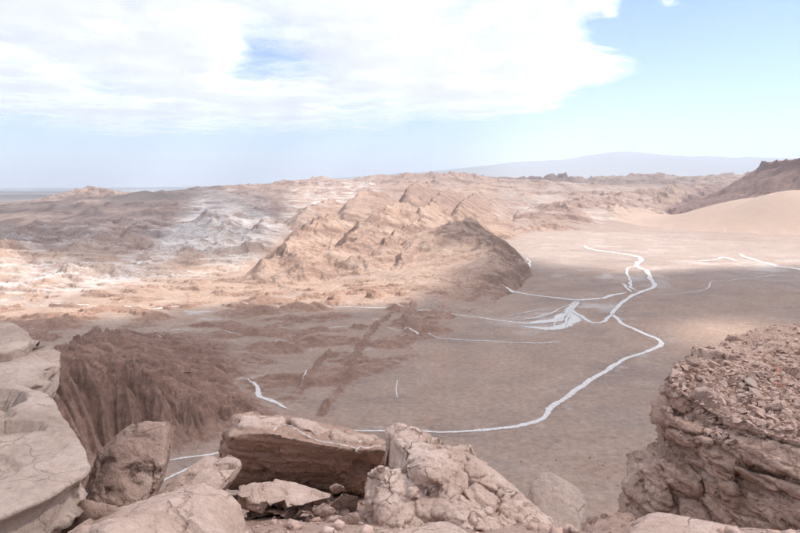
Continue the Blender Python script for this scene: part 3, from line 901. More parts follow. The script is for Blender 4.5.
for k, (a, b) in enumerate((((577, 302), (530, 321)), ((577, 302), (552, 328)), ((581, 302), (566, 329)), ((566, 310), (512, 322)), ((570, 308), (500, 318)))):
    m1 = (a[0] + (b[0] - a[0]) * 0.35 + rb_.uniform(-5, 5), a[1] + (b[1] - a[1]) * 0.35 + rb_.uniform(-1.5, 1.5))
    m2 = (a[0] + (b[0] - a[0]) * 0.7 + rb_.uniform(-6, 6), a[1] + (b[1] - a[1]) * 0.7 + rb_.uniform(-1.5, 1.5))
    w_ = rb_.uniform(1.6, 3.4)
    channel('salt_channel', [(*a, w_ * 0.7), (*m1, w_), (*m2, w_ * 1.2), (*b, w_ * 0.6)], 'thin white salt thread inside the braided fan', 0.3, 30 + k)
channel('salt_channel', [(-40, 306.5, 2), (40, 306, 2), (87, 306, 2.5), (129, 310, 3), (180, 307, 1.5), (240, 306.5, 1.6), (300, 309, 2), (354, 309.5, 3.0), (405, 312, 3.2), (445, 314.5, 3.4), (472, 317, 4), (493, 320, 5.5), (526, 324, 7), (548, 324, 6)], 'thin broken salt channel running across from the left edge to the fan', 0.45, 7)
channel('salt_channel', [(321, 329, 2.5), (336, 328, 2.8), (353, 327, 2.0)], 'short salt streak left of the small dark pinnacle', 0.15, 8)
channel('salt_channel', [(381, 327, 2), (405, 332, 2.4), (435, 338, 2.6), (459, 340, 3), (486, 341, 3), (506, 343, 3), (540, 344, 3), (570, 341, 3)], 'faint salt channel crossing the reddish band below the fan', 0.5, 9)
channel('salt_channel', [(638, 291, 4), (631, 287, 5), (630, 281, 5), (627, 274, 5), (628, 269, 5), (638, 267, 5)], 'small white loop beside the main channel', 0.1, 10)
channel('salt_channel', [(620, 283, 3), (628, 289, 5), (632, 293, 5)], 'small white spur channel by the loop', 0.2, 11)
channel('salt_channel', [(737, 254, 9), (753, 259.5, 10), (773, 265, 11), (800, 270, 13), (840, 278, 13)], 'white salt channel leaving at the right edge under the dune', 0.25, 12)
channel('salt_channel', [(676, 261, 7), (705, 261.5, 8), (726, 258, 12), (738, 262, 8)], 'ragged salt patch between the bend and the right channel', 0.35, 13)
channel('salt_channel', [(645, 295, 2.5), (678, 294, 3), (705, 290, 3.5), (714, 282, 3.5), (739, 280, 4), (780, 275, 4)], 'faint thin salt line on the right of the flat', 0.6, 14)
channel('salt_channel', [(574, 270, 4), (583, 271.5, 6), (595, 271, 5)], 'short salt streak left of the main bend', 0.3, 15)
channel('salt_channel', [(518, 276, 4), (527, 270, 6), (530, 263, 6), (526, 258, 5)], 'pale salt streak at the foot of the crescent ridge', 0.3, 16)
channel('salt_channel', [(201, 337, 2.2), (213, 336, 3.0), (228, 337, 2), (246, 337, 1.5)], 'small salt streak above the brown hummock', 0.1, 17)
channel('salt_channel', [(150, 355, 1.2), (170, 352, 2.0), (192, 350, 1.8)], 'small salt streak left of the brown hummock', 0.1, 18)
channel('salt_channel', [(246, 383, 2.2), (257, 389, 3.0), (259, 397, 3.4), (274, 402, 3.0), (292, 412, 2.2)], 'white salt runnel above the big dark boulder', 0.05, 19)
channel('salt_channel', [(306, 372, 1.2), (307, 380, 1.6), (300, 390, 1.2)], 'tiny salt runnel under the strata fin', 0.2, 20)
channel('salt_channel', [(398, 377, 0.9), (396, 390, 1.1), (399, 404, 0.8)], 'thin pale salt line running straight down the floor', 0.5, 21)
channel('salt_channel', [(586, 497, 1.0), (606, 494, 1.2), (630, 492, 1.0)], 'faint salt line near the foot of the right outcrop', 0.4, 22)

# ------------------------------------------------------------------ clouds: one broken layer with real thickness
ZC = 2250.0
OFF = np.array((SUN.x, SUN.y)) / SUN.z * (ZC + 5)        # where the sun's ray to the viewpoint's valley meets the layer
def cloud_layer():
    az = np.linspace(0, 2 * np.pi, 721)[:-1]
    fr = np.geomspace(60, 60000, 300)
    A, Rr = np.meshgrid(az, fr)
    x = (OFF[0] + np.sin(A) * Rr).astype(F32).ravel(); y = (OFF[1] + 700 + np.cos(A) * Rr).astype(F32).ravel()
    # general broken cover
    gen = 0.50 + 0.75 * fbm2(x / 3800, y / 3800, 5, 401, 0.55)
    # clouds in view
    u, v = to_pix(x, y, np.full_like(x, ZC))
    u = np.where(y > 100, u, 5000); v = np.where(y > 100, v, -5000)
    un = u + 30 * fbm2(x / 1700, y / 1700, 5, 403, 0.6); vn = v + 9 * fbm2(x / 1500, y / 1500, 5, 405, 0.6)
    main = poly_mask(un, vn, [(-500, -400), (620, -400), (622, -6), (600, 10), (566, 16), (585, 34), (568, 50), (634, 70), (606, 80), (572, 88), (545, 108), (480, 117), (400, 119), (300, 127), (200, 128), (130, 131), (90, 128), (40, 121), (-40, 117), (-500, 112)], 20)
    hole = poly_mask(un, vn, [(224, 82), (238, 58), (246, 34), (292, 44), (328, 70), (300, 84), (262, 92)], 20)
    thin = np.maximum.reduce([poly_mask(un, vn, p, 5) for p in ([(40, 70), (75, 62), (110, 64), (80, 72)], [(80, 92), (110, 86), (142, 86), (130, 94), (100, 98)], [(-20, 94), (60, 92), (90, 98), (30, 96)], [(100, 18), (150, 20), (140, 34)])])
    bits = np.maximum(poly_mask(u, v, [(604, 8), (614, 9), (618, 15), (608, 16)], 6), poly_mask(u, v, [(658, -3), (672, -2), (680, 3), (665, 6)], 6))
    tex = fbm2(x / 2600, y / 2600, 6, 407, 0.6)
    vis = np.clip(main - 0.76 * hole - 0.55 * thin, 0, 1) * (0.72 + 0.9 * tex) + 0.6 * bits
    w_vis = sstep(24.0, 17.5, np.degrees(np.arctan2(ZC - CAM_Z, np.hypot(x, y)))) * (y > 0) * (np.abs(u - 400) < 900) * sstep(-0.2, 0.4, y / (np.abs(x) + 1))
    d = gen * (1 - w_vis) + vis * w_vis
    # clouds over the valley: cover where the floor lies in their shade
    gxx = x - OFF[0]; gyy = y - OFF[1]
    u2, v2 = to_pix(gxx, gyy, np.full_like(x, 15.0))
    wn_ = 15 * fbm2(gxx / 120, gyy / 120, 4, 411); 
    u2 = u2 + wn_ * 1.5; v2 = v2 + wn_ * 0.5
    lit = np.maximum.reduce([
        poly_mask(u2, v2, [(-300, 301), (60, 301), (140, 298), (230, 289), (330, 291), (400, 289), (440, 288), (462, 279), (484, 269), (492, 261), (478, 257), (448, 256), (436, 250), (452, 240), (475, 238), (500, 240), (520, 248), (545, 254), (640, 262), (700, 258), (760, 256), (1400, 262), (1400, 150), (190, 150), (196, 207), (240, 210), (285, 213), (292, 222), (270, 238), (272, 254), (200, 258), (140, 263), (80, 262), (20, 245), (-300, 242)], 6.5) * (0.9 + 0.35 * fbm2(gxx / 90, gyy / 90, 3, 415)),
        poly_mask(u2, v2, [(-300, 262), (290, 262), (290, 200), (-300, 200)], 6) * (0.33 + 0.5 * fbm2(gxx / 240, gyy / 240, 4, 413)),
        poly_mask(u2, v2, [(670, 312), (700, 300), (760, 298), (815, 302), (810, 320), (740, 326), (690, 324)], 10) * 0.7,
        poly_mask(u2, v2, [(-300, 208.5), (60, 208.5), (126, 207), (128, 203.5), (200, 204), (285, 206), (285, 150), (-300, 150)], 0.7),
        poly_mask(u2, v2, [(0, 219), (40, 216), (110, 217), (60, 221)], 2) * 0.8])
    lit = np.maximum(lit, 0.25 * sstep(260, 110, np.hypot(gxx, gyy)))  # unseen cover thinned above the viewpoint, shaped to brighten the foreground rocks
    dark = np.maximum(poly_mask(u2, v2, [(128, 203), (135, 193), (160, 193), (175, 202)], 1.5), poly_mask(u2, v2, [(296, 212), (300, 206), (328, 206), (330, 213)], 1.5))
    shade = np.clip(1.0 - lit * 1.0 + dark * 0.0, 0, 1)
    rg = np.hypot(gxx, gyy)
    w_sh = sstep(4200, 3200, rg) * (gyy > -400)
    w_sh = w_sh * sstep(-400, -50, gyy)
    d = d * (1 - w_sh) + (shade * 0.66 + 0.05) * w_sh
    d = np.clip(d, 0, 1.0)
    lump = fbm2(x / 700, y / 700, 4, 421)
    zb = ZC - (40 * d + 35 * lump * d) * (1 - 0.7 * w_sh)
    zt = ZC + (60 + 420 * d * (0.7 + 0.6 * (lump + 0.3))) * (1 - w_sh) + 50 * w_sh
    n1, n2 = A.shape
    i, j = np.meshgrid(np.arange(n1 - 1), np.arange(n2), indexing='ij')
    a = (i * n2 + j).ravel(); b = (i * n2 + (j + 1) % n2).ravel()
    q = np.stack([a, b, b + n2, a + n2], 1)
    # only where there is cloud
    keep = np.maximum.reduce([d[q[:, k]] for k in range(4)]) > 0.16
    q = q[keep]
    NV = len(x)
    V = np.vstack([np.column_stack([x, y, zb]), np.column_stack([x, y, zt])])
    allq = np.vstack([q, (q + NV)[:, ::-1]])
    used, inv = np.unique(allq.ravel(), return_inverse=True)
    dd = np.concatenate([d, d])
    t = NT('cloud')
    de = t.new('ShaderNodeAttribute', attribute_name='dens').outputs['Fac']
    co = t.coord()
    nz = t.noise(co, 0.0008, 5, 0.64, 0.0)
    e = t.math('ADD', de, t.math('MULTIPLY', t.math('SUBTRACT', nz, 0.5), 0.95))
    al = t.ramp(e, [(0.16, 0.0), (0.40, 0.35), (0.72, 0.80)])
    tr = t.new('ShaderNodeBsdfTransparent'); tl = t.new('ShaderNodeBsdfTranslucent'); df = t.new('ShaderNodeBsdfDiffuse')
    t.link(t.ramp(e, [(0.35, (0.97, 0.97, 0.97)), (0.62, (0.95, 0.95, 0.95)), (1.0, (0.83, 0.825, 0.83))]), tl.inputs[0]); df.inputs[0].default_value = (0.9, 0.9, 0.9, 1)
    m1 = t.new('ShaderNodeMixShader'); m1.inputs[0].default_value = 0.3
    t.link(tl.outputs[0], m1.inputs[1]); t.link(df.outputs[0], m1.inputs[2])
    m2 = t.new('ShaderNodeMixShader'); t.link(al, m2.inputs[0]); t.link(tr.outputs[0], m2.inputs[1]); t.link(m1.outputs[0], m2.inputs[2])
    t.link(m2.outputs[0], t.out.inputs['Surface'])
    me = mesh_np('cloud_layer', V[used], inv.reshape(-1, 4), t.m)
    set_f(me, dd[used], 'dens')
    o = add_obj('cloud_layer', me)
    tag(o, 'broken white cloud layer with ragged edges in a pale blue sky', 'clouds', None, 'structure')
cloud_layer()

# ------------------------------------------------------------------ haze
def haze():
    bm = bmesh.new()
    bmesh.ops.create_cube(bm, size=1)
    for v in bm.verts:
        v.co.x *= 130000; v.co.y *= 130000
        v.co.z = 1700 if v.co.z > 0 else -260
    me = bpy.data.meshes.new('haze'); bm.to_mesh(me); bm.free()
    m = bpy.data.materials.new('haze'); m.use_nodes = True
    n = m.node_tree.nodes
    n.remove(n['Principled BSDF'])
    pv = n.new('ShaderNodeVolumePrincipled')
    pv.inputs['Color'].default_value = (0.86, 0.935, 1.0, 1)
    pv.inputs['Density'].default_value = 5.8e-5
    pv.inputs['Anisotropy'].default_value = 0.0
    m.node_tree.links.new(pv.outputs[0], n['Material Output'].inputs['Volume'])
    me.materials.append(m)
    o = add_obj('haze', me)
    tag(o, 'pale blue haze over the far plain and mountains', 'haze', None, 'stuff')
haze()
#ROCKS
# ------------------------------------------------------------------ foreground rock
from mathutils.bvhtree import BVHTree
CAMV = Vector((0, 0, CAM_Z))

def hull_mesh(hulls):
    bm = bmesh.new()
    for pts in hulls:
        vs_ = [bm.verts.new(tuple(p)) for p in pts]
        r = bmesh.ops.convex_hull(bm, input=vs_)
        bmesh.ops.delete(bm, geom=[g for g in set(r['geom_interior'] + r['geom_unused']) if isinstance(g, bmesh.types.BMVert)], context='VERTS')
    me = bpy.data.meshes.new('hull'); bm.to_mesh(me); bm.free()
    return me

def remeshed(hulls, voxel, smooth):
    me = hull_mesh(hulls)
    ob = bpy.data.objects.new('hull', me); COL.objects.link(ob)
    m = ob.modifiers.new('r', 'REMESH'); m.mode = 'VOXEL'; m.voxel_size = voxel
    if smooth:
        s_ = ob.modifiers.new('s', 'SMOOTH'); s_.iterations = smooth; s_.factor = 0.5
    dg = bpy.context.evaluated_depsgraph_get()
    out = bpy.data.meshes.new_from_object(ob.evaluated_get(dg))
    bpy.data.objects.remove(ob); bpy.data.meshes.remove(me)
    out.materials.clear()
    return out

def get_vn(me):
    n = len(me.vertices)
    v = np.empty(n * 3, F32); me.vertices.foreach_get('co', v)
    q = np.empty(n * 3, F32); me.vertex_normals.foreach_get('vector', q)
    return v.reshape(-1, 3), q.reshape(-1, 3)

TREES = {}
def rock(name, hulls, voxel, disp, mat, label, cat='boulder', smooth=6, group=None, kind=None, keep=None):
    me = remeshed(hulls, voxel, smooth)
    for fn in (disp if isinstance(disp, (list, tuple)) else [disp]):
        V, N = get_vn(me)
        V = V + fn(V, N)
        me.vertices.foreach_set('co', V.astype(F32).ravel()); me.update()
    V, N = get_vn(me)
    base = np.array(((V[:, 0].min() + V[:, 0].max()) / 2, (V[:, 1].min() + V[:, 1].max()) / 2, V[:, 2].min()), F32)
    if keep:
        TREES[keep] = BVHTree.FromPolygons([tuple(p) for p in V.tolist()], [tuple(p.vertices) for p in me.polygons])
    me.vertices.foreach_set('co', (V - base).ravel())
    me.polygons.foreach_set('use_smooth', np.ones(len(me.polygons), bool))
    me.name = name
    me.materials.append(mat); me.update()
    o = add_obj(name, me, None, tuple(float(c) for c in base))
    tag(o, label, cat, group, kind)
    return o

def outline(pts, d, back, bulge=0.2, shrink=0.8, inner=0.55):
    """hull points of a boulder: its outline at distance d, a nearer belly and a smaller far side"""
    P = []
    c = np.mean([(p[0], p[1]) for p in pts], 0)
    for p in pts:
        di = p[2] if len(p) > 2 else d
        P.append(R(p[0], p[1], di))
        a = c + (np.array(p[:2]) - c) * inner
        P.append(R(a[0], a[1], di - bulge))
        b = c + (np.array(p[:2]) - c) * shrink
        P.append(R(b[0], b[1], di + back))
    return P

def d_rock(a=0.05, f=1.6, fine=0.010, ff=9.0, crack=0.02, cf=2.6, plate=0.0, pf=3.0, seed=0, strata=0.0, sf=9.0, dip=(0.1, -0.06), cw=0.035):
    def fn(V, N):
        P = V.astype(F32)
        d = a * fbm3(P * f, 4, seed) + fine * fbm3(P * ff, 4, seed + 50, 0.6)
        if crack > 0:
            w = P + 0.16 * np.stack([fbm3(P * 2.2 + k * 7, 3, seed + 60) for k in range(3)], 1)
            n1 = np.abs(perlin3(w * cf, seed + 71)); n2 = np.abs(perlin3(w * cf * 2.3, seed + 73))
            gate = sstep(-0.1, 0.35, perlin3(P * 1.1, seed + 75))
            d = d - crack * np.exp(-(n1 / cw) ** 2) * gate - crack * 0.5 * np.exp(-(n2 / (cw * 1.4)) ** 2) * (1 - gate * 0.5)
        if plate > 0:
            w = P + 0.12 * np.stack([fbm3(P * 3 + k * 9, 3, seed + 80) for k in range(3)], 1)
            d1, d2, ci, ti = worley3(w * pf, seed + 81)
            e = sstep(0.0, 0.10, d2 - d1)
            d = d + plate * ((ci - 0.5) * 0.9 + e * 0.35 + 1.1 * ti)
            e1, e2, cj, tj = worley3(w * pf * 2.7, seed + 83)
            d = d + plate * 0.36 * ((cj - 0.5) * 1.0 + sstep(0, 0.14, e2 - e1) * 0.35 + 1.1 * tj)
        if strata > 0:
            q = P[:, 2] + dip[0] * P[:, 0] + dip[1] * P[:, 1] + 0.10 * fbm3(P * 0.9, 3, seed + 90)
            z0 = np.zeros_like(q)
            side = 1 - np.abs(N[:, 2]) ** 1.5
            s1 = perlin2(q * sf, z0 + 0.37 + P[:, 0] * 0.15, seed + 91); s2 = perlin2(q * sf * 2.7, z0 + 1.7 + P[:, 0] * 0.3, seed + 92)
            s3 = perlin2(q * sf * 6.1, z0 + 5.1 + P[:, 0] * 0.5, seed + 93)
            d = d + strata * side * (np.clip(s1 * 2.2, -1, 1) * 0.6 + np.clip(s2 * 2.0, -1, 1) * 0.3 + s3 * 0.16)
        return N * d[:, None]
    return fn

def facets(n, depth, seed):
    """break flat faces off a rock: everything beyond a random plane is cut back to it"""
    def fn(V, N):
        rnd = np.random.RandomState(seed)
        P = V.astype(np.float64).copy(); c = P.mean(0)
        for k in range(n):
            q = N[rnd.randint(len(N))] + rnd.normal(size=3) * 0.25
            q /= np.linalg.norm(q)
            t = (P - c) @ q
            cut = t.max() - depth * rnd.uniform(0.2, 1.0)
            P -= np.maximum(t - cut, 0)[:, None] * q
        return (P - V).astype(F32)
    return fn

def chips(n, rmin, rmax, depth, seed):
    """flake scars: small flat bites with a stepped edge"""
    def fn(V, N):
        rnd = np.random.RandomState(seed)
        P = V.astype(np.float64).copy()
        for k in range(n):
            i = rnd.randint(len(P))
            p = P[i].copy(); q = N[i] + rnd.normal(size=3) * 0.22
            q /= np.linalg.norm(q)
            r = rnd.uniform(rmin, rmax)
            w = rnd.normal(size=3); w -= (w @ q) * q; w /= np.linalg.norm(w)
            d = P - p
            m = (d ** 2).sum(1) < r * r
            m &= (d @ w) < r * rnd.uniform(-0.1, 0.7)
            t = d @ q + depth * rnd.uniform(0.3, 1.0)
            m &= (t > 0) & (t < r)
            P[m] -= (t[m])[:, None] * q
        return (P - V).astype(F32)
    return fn

PALE = mat_rock('pale_slab_rock', (0.30, 0.222, 0.182), (0.375, 0.284, 0.236), (0.45, 0.35, 0.297), 1.0, 0.6, (0.40, 0.27, 0.2), 0.12, 0.3, 0.5, 0.32)
TAN = mat_rock('tan_boulder_rock', (0.46, 0.315, 0.25), (0.57, 0.415, 0.34), (0.66, 0.505, 0.43), 1.1, 1.0, (0.38, 0.235, 0.175), 0.25, 0.0, 0.8)
BROWN = mat_rock('brown_boulder_rock', (0.36, 0.235, 0.185), (0.47, 0.322, 0.258), (0.58, 0.42, 0.345), 1.2, 1.3, (0.26, 0.16, 0.12), 0.25, 0.0, 1.0)
DARKR = mat_rock('dark_boulder_rock', (0.35, 0.22, 0.167), (0.45, 0.298, 0.232), (0.54, 0.38, 0.305), 1.0, 1.2, (0.25, 0.15, 0.11), 0.2, 0.3, 0.8)
CRAG = mat_rock('crag_rock', (0.49, 0.338, 0.268), (0.60, 0.44, 0.36), (0.69, 0.535, 0.455), 1.2, 1.0, (0.40, 0.24, 0.175), 0.3, 0.0, 0.7)
GREY = mat_rock('grey_boulder_rock', (0.37, 0.278, 0.23), (0.44, 0.34, 0.285), (0.50, 0.36, 0.28), 1.4, 0.8, (0.46, 0.29, 0.2), 0.1, 0.0, 0.6)
OUTC = mat_rock('outcrop_rock', (0.45, 0.288, 0.222), (0.56, 0.385, 0.305), (0.65, 0.47, 0.385), 0.45, 1.2, (0.36, 0.215, 0.16), 0.25, 0.6, 0.5, 0.45)
RUBB = mat_rock('rubble_stone', (0.45, 0.29, 0.228), (0.54, 0.375, 0.305), (0.65, 0.49, 0.42), 1.6, 0.5, (0.36, 0.22, 0.165), 0.2, 0.0, 0.5)
FLOORR = mat_rock('floor_rock_brown', (0.17, 0.11, 0.085), (0.23, 0.15, 0.115), (0.3, 0.2, 0.16), 1.0, 1.0, (0.13, 0.085, 0.065))
REDS = mat_rock('red_stone', (0.40, 0.19, 0.13), (0.47, 0.23, 0.16), (0.52, 0.27, 0.19), 1.6, 0.5, (0.33, 0.15, 0.1), 0.0, 0.0, 0.5)

# the ledge the viewer stands on
def ledge():
    nx, ny = 240, 200
    xs = np.linspace(-13, 9, nx); ys = np.linspace(-7, 9.5, ny)
    x, y = np.meshgrid(xs, ys); x = x.ravel().astype(F32); y = y.ravel().astype(F32)
    yc = np.maximum(y, 2.4)
    z = CAM_Z - (0.62 + 0.42 * yc)
    z = z + 0.10 * fbm2(x / 1.3, y / 1.3, 4, 501) + 0.05 * ridge2(x / 0.5, y / 0.5, 4, 503)
    ye = 6.9 - 2.5 * sstep(0.5, 1.3, x) - 1.0 * sstep(3, 5, x) + 0.35 * fbm2(x / 1.0, y * 0 + 2, 3, 505)
    d = y - ye
    z = np.where(d > 0, z - 4.2 * d - 0.6 * sstep(0, 0.5, d) * ridge2(x / 0.9, y / 2.0, 4, 507), z)
    i, j = np.meshgrid(np.arange(ny - 1), np.arange(nx - 1), indexing='ij')
    a = (i * nx + j).ravel()
    me = mesh_np('ledge', np.column_stack([x, y, z]), np.stack([a, a + 1, a + nx + 1, a + nx], 1), BROWN)
    o = add_obj('ledge', me)
    tag(o, 'brown broken rock ledge under the foreground boulders', 'ledge', None, 'structure')
    V = np.column_stack([x, y, z])
    return BVHTree.FromPolygons([tuple(p) for p in V.tolist()], [(int(q), int(q) + 1, int(q) + nx + 1, int(q) + nx) for q in a])
LEDGE = ledge()

def down(tree, x, y, z=CAM_Z + 5):
    h = tree.ray_cast(Vector((x, y, z)), Vector((0, 0, -1)))
    return h[0]

def see(tree, px, py):
    kx, kz = ray(px, py)
    h = tree.ray_cast(CAMV, Vector((kx, 1, kz)).normalized())
    return h[0], h[1]

def slab(top, th, taper=0.93):
    """hull of a slab: top outline points in place, thickness th"""
    P = [np.array(p) for p in top]
    c = np.mean(P, 0)
    return P + [c + (p - c) * np.array((taper, taper, 1)) - np.array((0, 0, th)) for p in P]

def drop(px, py, dz):
    """point dz metres below the eye seen at a pixel"""
    return G(px, py, CAM_Z - dz)

# pale slabs on the left
rock('rock_slab', [slab([drop(92, 456, 1.50), drop(86, 446, 1.49), drop(60, 424, 1.47), drop(57, 404, 1.47), drop(40, 390, 1.47), drop(0, 377, 1.46), drop(-120, 372, 1.45), drop(-260, 420, 1.40), drop(-260, 560, 1.40), drop(-40, 530, 1.50), drop(0, 516, 1.50), drop(50, 494, 1.51), drop(84, 474, 1.52)], 0.24, 0.90)], 0.018,
     [chips(60, 0.1, 0.4, 0.025, 4), d_rock(0.03, 1.3, 0.008, 14, 0.010, 1.6, seed=3, strata=0.06, sf=8, dip=(0.05, 0.04), plate=0.012, pf=1.6)], PALE, 'large flat pale slab filling the lower left corner', 'rock slab', 4)
rock('rock_slab', [slab([drop(62, 351, 1.60), drop(52, 341, 1.58), drop(20, 330, 1.56), drop(-100, 322, 1.5), drop(-240, 350, 1.5), drop(-240, 410, 1.55), drop(0, 388, 1.58), drop(30, 386, 1.60), drop(44, 381, 1.61), drop(59, 366, 1.62)], 0.3, 0.92)], 0.024,
     [chips(50, 0.1, 0.4, 0.03, 14), d_rock(0.03, 1.1, 0.010, 12, 0.014, 1.5, seed=13, strata=0.05, sf=7)], PALE, 'pale slab with a notched right edge, behind the largest slab', 'rock slab', 4)
rock('rock_slab', [slab([drop(36, 335, 1.46), drop(14, 322, 1.44), drop(-80, 314, 1.4), drop(-200, 335, 1.4), drop(-160, 362, 1.44), drop(-20, 353, 1.46), drop(10, 350, 1.46), drop(28, 344, 1.47)], 0.16, 0.97)], 0.024,
     [chips(30, 0.1, 0.3, 0.025, 24), d_rock(0.03, 1.0, 0.010, 12, 0.01, 1.5, seed=23)], PALE, 'small pale slab lying on the notched slab at the left edge', 'rock slab', 4)
rock('boulder', [outline([(58, 548), (64, 520), (82, 500), (120, 505), (130, 545), (100, 570)], 3.3, 0.5, 0.05)], 0.02,
     d_rock(0.04, 2, 0.01, 9, 0.015, seed=31), BROWN, 'shaded brown rock wedged under the edge of the largest pale slab', 'boulder', 5)
# upright boulder
rock('boulder', [outline([(70, 540, 4.0), (84, 490, 4.15), (98, 452, 4.25), (120, 432, 4.3), (140, 417, 4.35), (156, 422, 4.35), (175, 418, 4.4), (180, 438, 4.4), (172, 462, 4.3), (158, 490, 4.2), (136, 540, 4.0), (110, 580, 3.9)], 4.2, 0.45, 0.10, 0.9, 0.7)], 0.014,
     [facets(12, 0.07, 45), chips(40, 0.06, 0.2, 0.03, 46), d_rock(0.015, 2.0, 0.014, 16, 0.010, 3.0, seed=45, plate=0.010, pf=6)], BROWN, 'upright dark brown boulder leaning right beside the pale slab', 'boulder', 4)
# tilted block
rock('boulder', [[R(150, 497, 4.5), R(176, 478, 4.8), R(205, 455, 5.2), R(236, 453, 5.1), R(243, 464, 4.85), R(226, 485, 4.55), R(214, 494, 4.5), R(199, 479, 4.55), R(165, 500, 4.35), R(236, 478, 4.9), R(150, 520, 4.6), R(210, 510, 4.9), R(160, 520, 5.0)]], 0.013,
     [facets(10, 0.05, 51), chips(24, 0.05, 0.16, 0.02, 52), d_rock(0.012, 2.2, 0.008, 16, 0.010, 2.6, seed=51)], TAN, 'tilted tan block with a squared end above the rounded pale boulder', 'boulder', 4)
# rounded pale boulder at the bottom
rock('boulder', [outline([(66, 530, 2.9), (84, 518, 3.05), (112, 511, 3.2), (150, 497, 3.4), (182, 486, 3.5), (206, 482, 3.55), (228, 491, 3.5), (240, 504, 3.45), (246, 525, 3.35), (246, 570, 3.1), (160, 620, 2.7), (60, 600, 2.7)], 3.2, 0.5, 0.22, 0.85, 0.6)], 0.014,
     [facets(12, 0.06, 61), chips(36, 0.06, 0.25, 0.018, 62), d_rock(0.02, 1.9, 0.009, 15, 0.010, 2.4, seed=61, plate=0.008, pf=4)], TAN, 'broad rounded pale boulder at the bottom left', 'boulder', 3)
# big dark-faced boulder with salt veins
big = rock('boulder', [[R(233, 414, 6.5), R(257, 411, 7.0), R(295, 415, 7.0), R(321, 421, 6.9), R(338, 430, 6.8), R(376, 435, 6.6), R(389, 439, 6.5), R(386, 449, 6.1), R(355, 449, 5.9), R(321, 443, 5.85), R(280, 434, 5.85), R(250, 434, 5.9), R(229, 436, 6.0), R(219, 430, 6.4), R(214, 455, 6.5),
                       R(228, 490, 6.35), R(262, 492, 6.35), R(308, 490, 6.4), R(365, 502, 6.5), R(388, 478, 6.6), R(389, 460, 6.3), R(380, 500, 7.3), R(230, 485, 7.3), R(240, 430, 7.3), R(380, 450, 7.4)]], 0.018,
           [facets(12, 0.08, 71), chips(60, 0.08, 0.32, 0.035, 72), d_rock(0.03, 1.5, 0.012, 12, 0.02, 2.2, seed=71, strata=0.03, sf=8, plate=0.012, pf=4)], DARKR, 'big dark-faced boulder with white salt veins along its top edge', 'boulder', 3, keep='big')
# layered stones
rock('layered_stone', [[R(238, 485, 4.55), R(252, 480, 4.75), R(270, 478, 4.9), R(300, 484, 4.9), R(331, 493, 4.8), R(326, 500, 4.65), R(296, 505, 4.5), R(278, 511, 4.4), R(276, 501, 4.42), R(240, 500, 4.42), R(240, 506, 4.45), R(262, 514, 4.42), R(330, 502, 5.0), R(244, 508, 5.0)]], 0.012,
     [facets(10, 0.035, 81), chips(34, 0.05, 0.18, 0.02, 82), d_rock(0.012, 2.4, 0.009, 16, 0.014, 3.0, seed=81, strata=0.03, sf=16)], TAN, 'flaky tan slab on top of the layered stones below the dark boulder', 'stone', 3)
rock('layered_stone', [[R(243, 508, 4.5), R(270, 515, 4.42), R(300, 511, 4.5), R(318, 505, 4.6), R(316, 514, 4.6), R(290, 523, 4.45), R(262, 526, 4.4), R(243, 522, 4.45), R(310, 516, 5.0), R(250, 520, 5.0), R(250, 508, 5.0), R(310, 506, 5.0)]], 0.012,
     [facets(12, 0.07, 91), chips(34, 0.05, 0.18, 0.02, 92), d_rock(0.012, 2.4, 0.009, 16, 0.014, 3.0, seed=91, strata=0.03, sf=16)], BROWN, 'middle brown layer of the layered stones below the dark boulder', 'stone', 3)
rock('layered_stone', [[R(246, 525, 4.45), R(275, 529, 4.4), R(305, 523, 4.5), R(318, 520, 4.6), R(318, 545, 4.5), R(280, 560, 4.3), R(240, 550, 4.3), R(310, 540, 4.9), R(250, 540, 4.9), R(250, 524, 4.9), R(310, 520, 4.9)]], 0.013,
     [facets(12, 0.07, 95), chips(34, 0.05, 0.18, 0.02, 96), d_rock(0.012, 2.4, 0.009, 16, 0.014, 3.0, seed=95, strata=0.03, sf=16)], BROWN, 'lowest brown layer of the layered stones, cut by the bottom edge', 'stone', 3)
# small stones in the gap
def small(px, py, w, h, d, seed, mat, label, v=0.010):
    rnd = random.Random(seed)
    pts = [(px + w / 2 * math.cos(t) * rnd.uniform(.82, 1.1), py + h / 2 * math.sin(t) * rnd.uniform(.82, 1.1)) for t in np.linspace(0, 6.28, 9)[:-1]]
    return rock('stone', [outline(pts, d, w / FPX * d * 0.5, w / FPX * d * 0.12, 0.8, 0.65)], v, [facets(12, w / FPX * d * 0.18, seed), chips(12, 0.02, 0.07, 0.010, seed + 1), d_rock(0.006, 4, 0.006, 18, 0.005, 5, seed=seed)], mat, label, 'stone', 1)
small(336, 488, 26, 14, 5.7, 101, TAN, 'small squared tan stone under the dark boulder')
small(252, 493 + 3, 20, 9, 5.2, 102, BROWN, 'thin brown stone behind the layered stones')
small(322, 511, 26, 20, 4.6, 103, TAN, 'tan wedge of rock beside the layered stones')
small(334, 526, 34, 24, 4.3, 104, TAN, 'tan lump of rock at the bottom edge, left of the crag')
small(352, 519, 22, 20, 4.5, 105, CRAG, 'small pale stone leaning on the crag foot')
small(357, 537, 34, 22, 4.2, 106, CRAG, 'pale stone cut by the bottom edge at the crag foot')
small(344, 505, 36, 26, 4.95, 110, TAN, 'blocky tan stone in the gap between the dark boulder and the crag')
small(316, 538, 40, 26, 4.15, 111, BROWN, 'brown block at the bottom edge below the layered stones')
small(506, 540, 44, 30, 4.2, 112, TAN, 'tan block at the bottom edge under the right slope of the crag')
small(560, 538, 40, 26, 4.35, 113, CRAG, 'pale block at the bottom edge in front of the grey boulder')
small(308, 523, 14, 14, 4.55, 107, BROWN, 'small dark stone between the layered stones and the tan wedge')
small(296, 533, 20, 12, 4.3, 108, TAN, 'small tan stone at the bottom edge in front of the layered stones')
